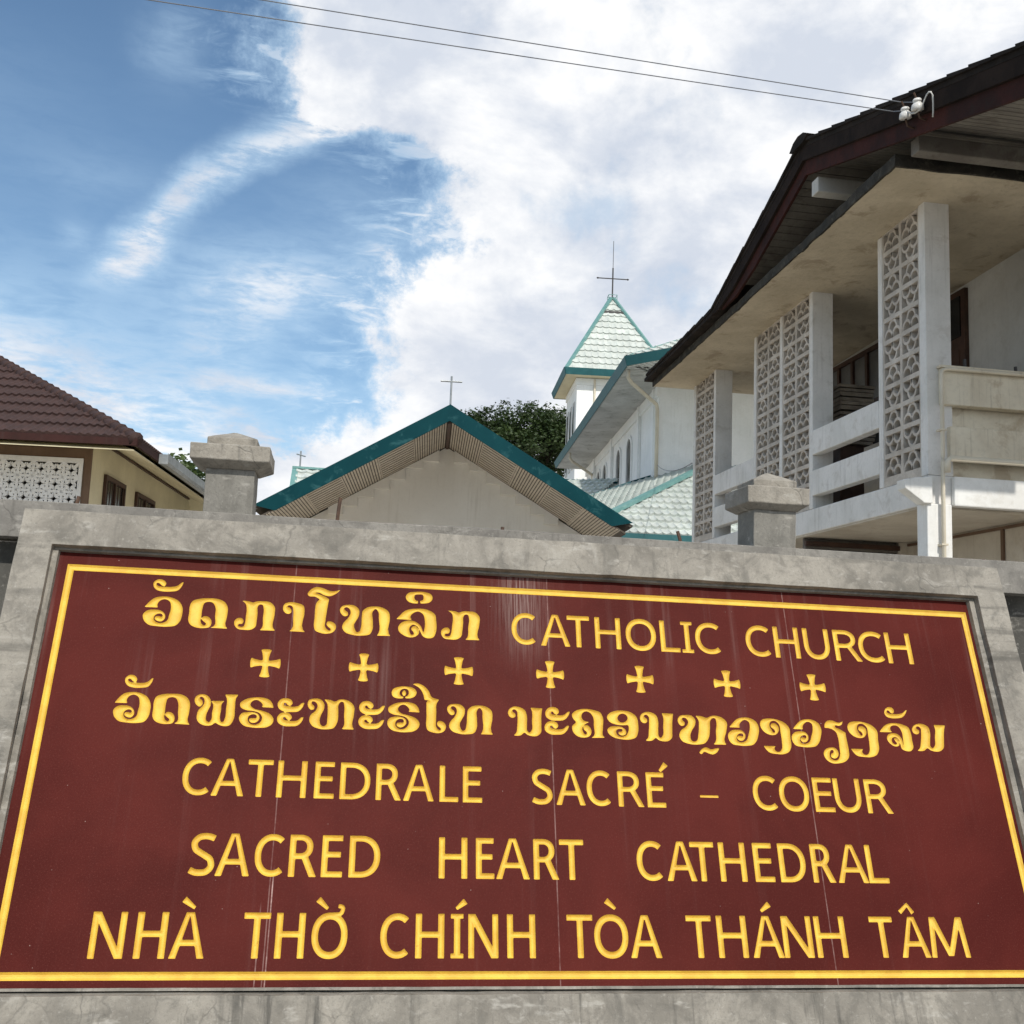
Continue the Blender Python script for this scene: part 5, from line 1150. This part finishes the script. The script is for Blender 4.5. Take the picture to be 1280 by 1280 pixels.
for i in range(6):
    for j in range(6):
        a0, b0 = -1.50+i*s, 4.28-(j+1)*s
        for p, q in (((a0, b0), (a0+s, b0)), ((a0, b0), (a0, b0+s))): bar2(mb, fx, -.075, -.01, p, q, .042)
        c_ = (a0+s/2, b0+s/2); k_ = s*.27
        for dx, dy in ((1, 1), (1, -1), (-1, 1), (-1, -1)):
            bar2(mb, fx, -.071, -.014, (c_[0]+dx*k_*.35, c_[1]+dy*k_*.35), (c_[0]+dx*s*.5, c_[1]+dy*s*.5), .046)
        for (ax, ay), (bx, by) in (((0, 1), (1, 0)), ((1, 0), (0, -1)), ((0, -1), (-1, 0)), ((-1, 0), (0, 1))):
            bar2(mb, fx, -.068, -.017, (c_[0]+ax*s*.36, c_[1]+ay*s*.36), (c_[0]+bx*s*.36, c_[1]+by*s*.36), .036)
mb.build('pierced_blocks', 'breeze_white', bp_, world=False)
MB().box(-1.50, -.165, .006, .009, 2.9, 4.28).build('painted_shade_sheet', 'shade', bp_, world=False)  # dark sheet painted in for the shade behind the pierced blocks
for y0, y1 in ((.64, 1.76), (2.48, 3.73)):
    mb = MB(); mb.box(.002, .05, y0, y1, 3.1, 3.16); mb.box(.002, .05, y0, y1, 4.17, 4.24); mb.box(.002, .05, y0, y0+.06, 3.16, 4.17); mb.box(.002, .05, y1-.06, y1, 3.16, 4.17); mb.box(.002, .045, (y0+y1)/2-.025, (y0+y1)/2+.025, 3.16, 4.17)
    wo = mb.build('window', 'wood', th, world=False)
    MB().box(.012, .016, y0+.05, y1-.05, 3.15, 4.18).build('pane', 'window_dark', wo, world=False)
    g2 = MB()
    for k in range(7): y = y0+.12+k*(y1-y0-.24)/6; g2.box(.03, .04, y-.008, y+.008, 3.16, 4.17)
    g2.build('grille', 'wood', wo, world=False)

# ------------------------------------------------------------------ power lines and their insulators on the veranda roof
def insulator(label, c):
    o = root('insulator', label, 'insulator', c, 0, 'porcelain insulators on the roof edge')
    x, y, z = c
    MB().lathe(c, [(1.02*a_, 1.02*b_) for a_, b_ in ((.044, -.045), (.053, -.040), (.052, -.015), (.046, .006), (.036, .014), (.031, .020), (.031, .027), (.037, .031), (.036, .045), (.026, .056), (.010, .060))], 20, (-.15, -.18, .95)).build('porcelain_body', 'porcelain', o, smooth=True)
    MB().tube([(x+.12, y+.05, z-.10), (x+.03, y+.02, z-.10), (x+.01, y+.01, z-.05), (x-.02, y-.01, z+.06), (x-.045, y-.02, z+.10)], .009, 7).build('iron_pin', 'rust', o)
    return o
i1 = (4.70, 8.265, 6.462); i2 = (4.70, 8.065, 6.437)
insulator('lower white porcelain insulator on the dark roof verge, nearer the roof peak', i1)
insulator('upper white porcelain insulator on the dark roof verge, with a loose white cable', i2)
def sag(p, q, s, n=24):
    p, q = Vector(p), Vector(q)
    return [p.lerp(q, k/n)-Vector((0, 0, s*4*(k/n)*(1-k/n))) for k in range(n+1)]
wi = MB().tube([(4.70, 8.285, 6.50)]+sag((4.68, 8.44, 6.572), (-16, 6.95, 6.238), .03), .0042, 6).build('power_cable', 'cable'); tag(wi, 'lower of two thin grey power lines crossing the sky', 'cable', 'power lines')
wi = MB().tube([(4.70, 8.085, 6.475)]+sag((4.69, 8.285, 6.578), (-16, 7.19, 6.637), .03), .0042, 6).build('power_cable', 'cable'); tag(wi, 'upper of two thin grey power lines crossing the sky', 'cable', 'power lines')
wi = MB().tube([(4.70, 8.22, 6.455), (4.70, 8.17, 6.415), (4.70, 8.10, 6.385), (4.70, 8.03, 6.375), (4.70, 7.99, 6.385), (4.70, 7.955, 6.425), (4.71, 7.93, 6.465), (4.71, 7.90, 6.470), (4.71, 7.87, 6.455), (4.72, 7.86, 6.42), (4.735, 7.88, 6.36), (4.75, 7.905, 6.30), (4.755, 7.92, 6.26)], .0075, 7).build('service_cable', 'white_cable', smooth=True)
tag(wi, 'short curled white cable hanging below the two porcelain insulators', 'cable')
wi = MB().tube(sag((5.45, 16.1, 4.75), (9.35, 31.0, 7.6), .18), .009, 5).build('stay_wire', 'cable'); tag(wi, 'thin wire strung from the veranda house to the cathedral wall', 'wire')

# ------------------------------------------------------------------ stack of boards on the veranda
bs = root('board_stack', 'stack of grey boards lying on the veranda behind the railing', 'boards', (6.3, 12.7, 3.487))
random.seed(8)
for k in range(13):
    z = 4.42+k*.062; j = random.uniform(-.05, .05)
    MB().box(6.15+j*.4, 6.6+j, 12.45+j, 13.25+random.uniform(-.1, .1), z, z+random.uniform(.035, .052)).build('board', 'timber_stack', bs)
MB().box(6.17, 6.55, 12.5, 13.2, 3.487, 4.415).build('trestle', 'wood', bs)

# ------------------------------------------------------------------ trees
def tree(name, label, base, trunk_h, blobs, n_leaf, size, mat, tr, seed, group=None):
    rnd = np.random.default_rng(seed)
    o = root(name, label, 'tree', base, 0, group)
    b = Vector(base)
    limbs = MB(); fork = b+Vector((0, 0, trunk_h))
    MB().tube([b+Vector((0, 0, -.2)), b+Vector((tr*.4, 0, trunk_h*.5)), fork], tr, 12, tr*.7).build('trunk', 'bark', o, smooth=True)
    for (cx, cy, cz_, rx, ry, rz2) in blobs[::2]:
        c = b+Vector((cx, cy, cz_)); mid = fork.lerp(c, .5)+Vector((0, 0, .1*(c-fork).length))
        limbs.tube([fork-Vector((0, 0, .3)), mid, c], tr*.42, 7, tr*.08)
    limbs.build('limb', 'bark', o, smooth=True)
    V_, F_ = [], []
    vol = np.array([bl[3]*bl[4]*bl[5] for bl in blobs]) ** .67; vol /= vol.sum()
    for (cx, cy, cz_, rx, ry, rz2), w in zip(blobs, vol):
        k = int(n_leaf*w)
        nt = max(3, k//26)      # twigs carry tufts of leaves, so the crown has gaps
        tw_ = rnd.normal(size=(nt, 3)); tw_ /= np.linalg.norm(tw_, axis=1)[:, None]
        tw_ *= (rnd.uniform(.35, 1., (nt, 1)) ** .45)
        tw_[:, 2] = np.where(tw_[:, 2] < -.35, tw_[:, 2]*.5, tw_[:, 2])
        for t_ in tw_:
            c = np.array([cx+t_[0]*rx, cy+t_[1]*ry, cz_+t_[2]*rz2])+np.array(base)
            for q in range(26):
                p = c+rnd.normal(size=3)*size*np.array([2.1, 2.1, 1.0])
                a = rnd.normal(size=3); a[2] *= .35; a /= np.linalg.norm(a)
                bb = np.cross(a, rnd.normal(size=3)*np.array([.5, .5, 1])); bb /= np.linalg.norm(bb)+1e-9
                s_ = size*rnd.uniform(.6, 1.25); i = len(V_)
                V_ += [tuple(p-a*s_), tuple(p+bb*s_*.48), tuple(p+a*s_), tuple(p-bb*s_*.48)]
                F_.append((i, i+1, i+2, i+3))
    mb = MB(); mb.v, mb.f = V_, F_
    mb.build('crown', mat, o)
    return o
rnd = np.random.default_rng(5)
bl = [(0, 0, 13.6, 4.4, 4.0, 2.6), (1, 0, 12.2, 4.2, 3.6, 2.2), (-1.6, 0, 13.4, 2.6, 2.6, 1.6)]
for k in range(26):
    a = rnd.uniform(0, 2*math.pi); r_ = rnd.uniform(.2, 1) ** .6*4.9
    z = 15.3-2.6*(r_/4.9)**2+rnd.uniform(-.7, .35)
    s_ = rnd.uniform(.95, 1.7); bl.append((r_*math.cos(a), r_*math.sin(a)*.9, z, s_*1.25, s_*1.25, s_*.72))
tree('rain_tree', 'broad dark green tree rising behind the teal gable and left of the bell tower', (10.8, 62, .45), 7.5, bl, 62000, .115, 'leaf_dark', .5, 11)
rnd = np.random.default_rng(9)
bl = []
for k in range(12):
    a = rnd.uniform(0, 2*math.pi); r_ = rnd.uniform(.2, 1)*1.3
    bl.append((r_*math.cos(a), r_*math.sin(a), 6.17-r_*.5+rnd.uniform(-.5, .5), .6, .6, .42))
tree('garden_tree', 'light green leafy tree mostly hidden behind the tiled house gutter', (-4.5, 30, 0), 4.2, bl, 3600, .10, 'leaf', .12, 3)
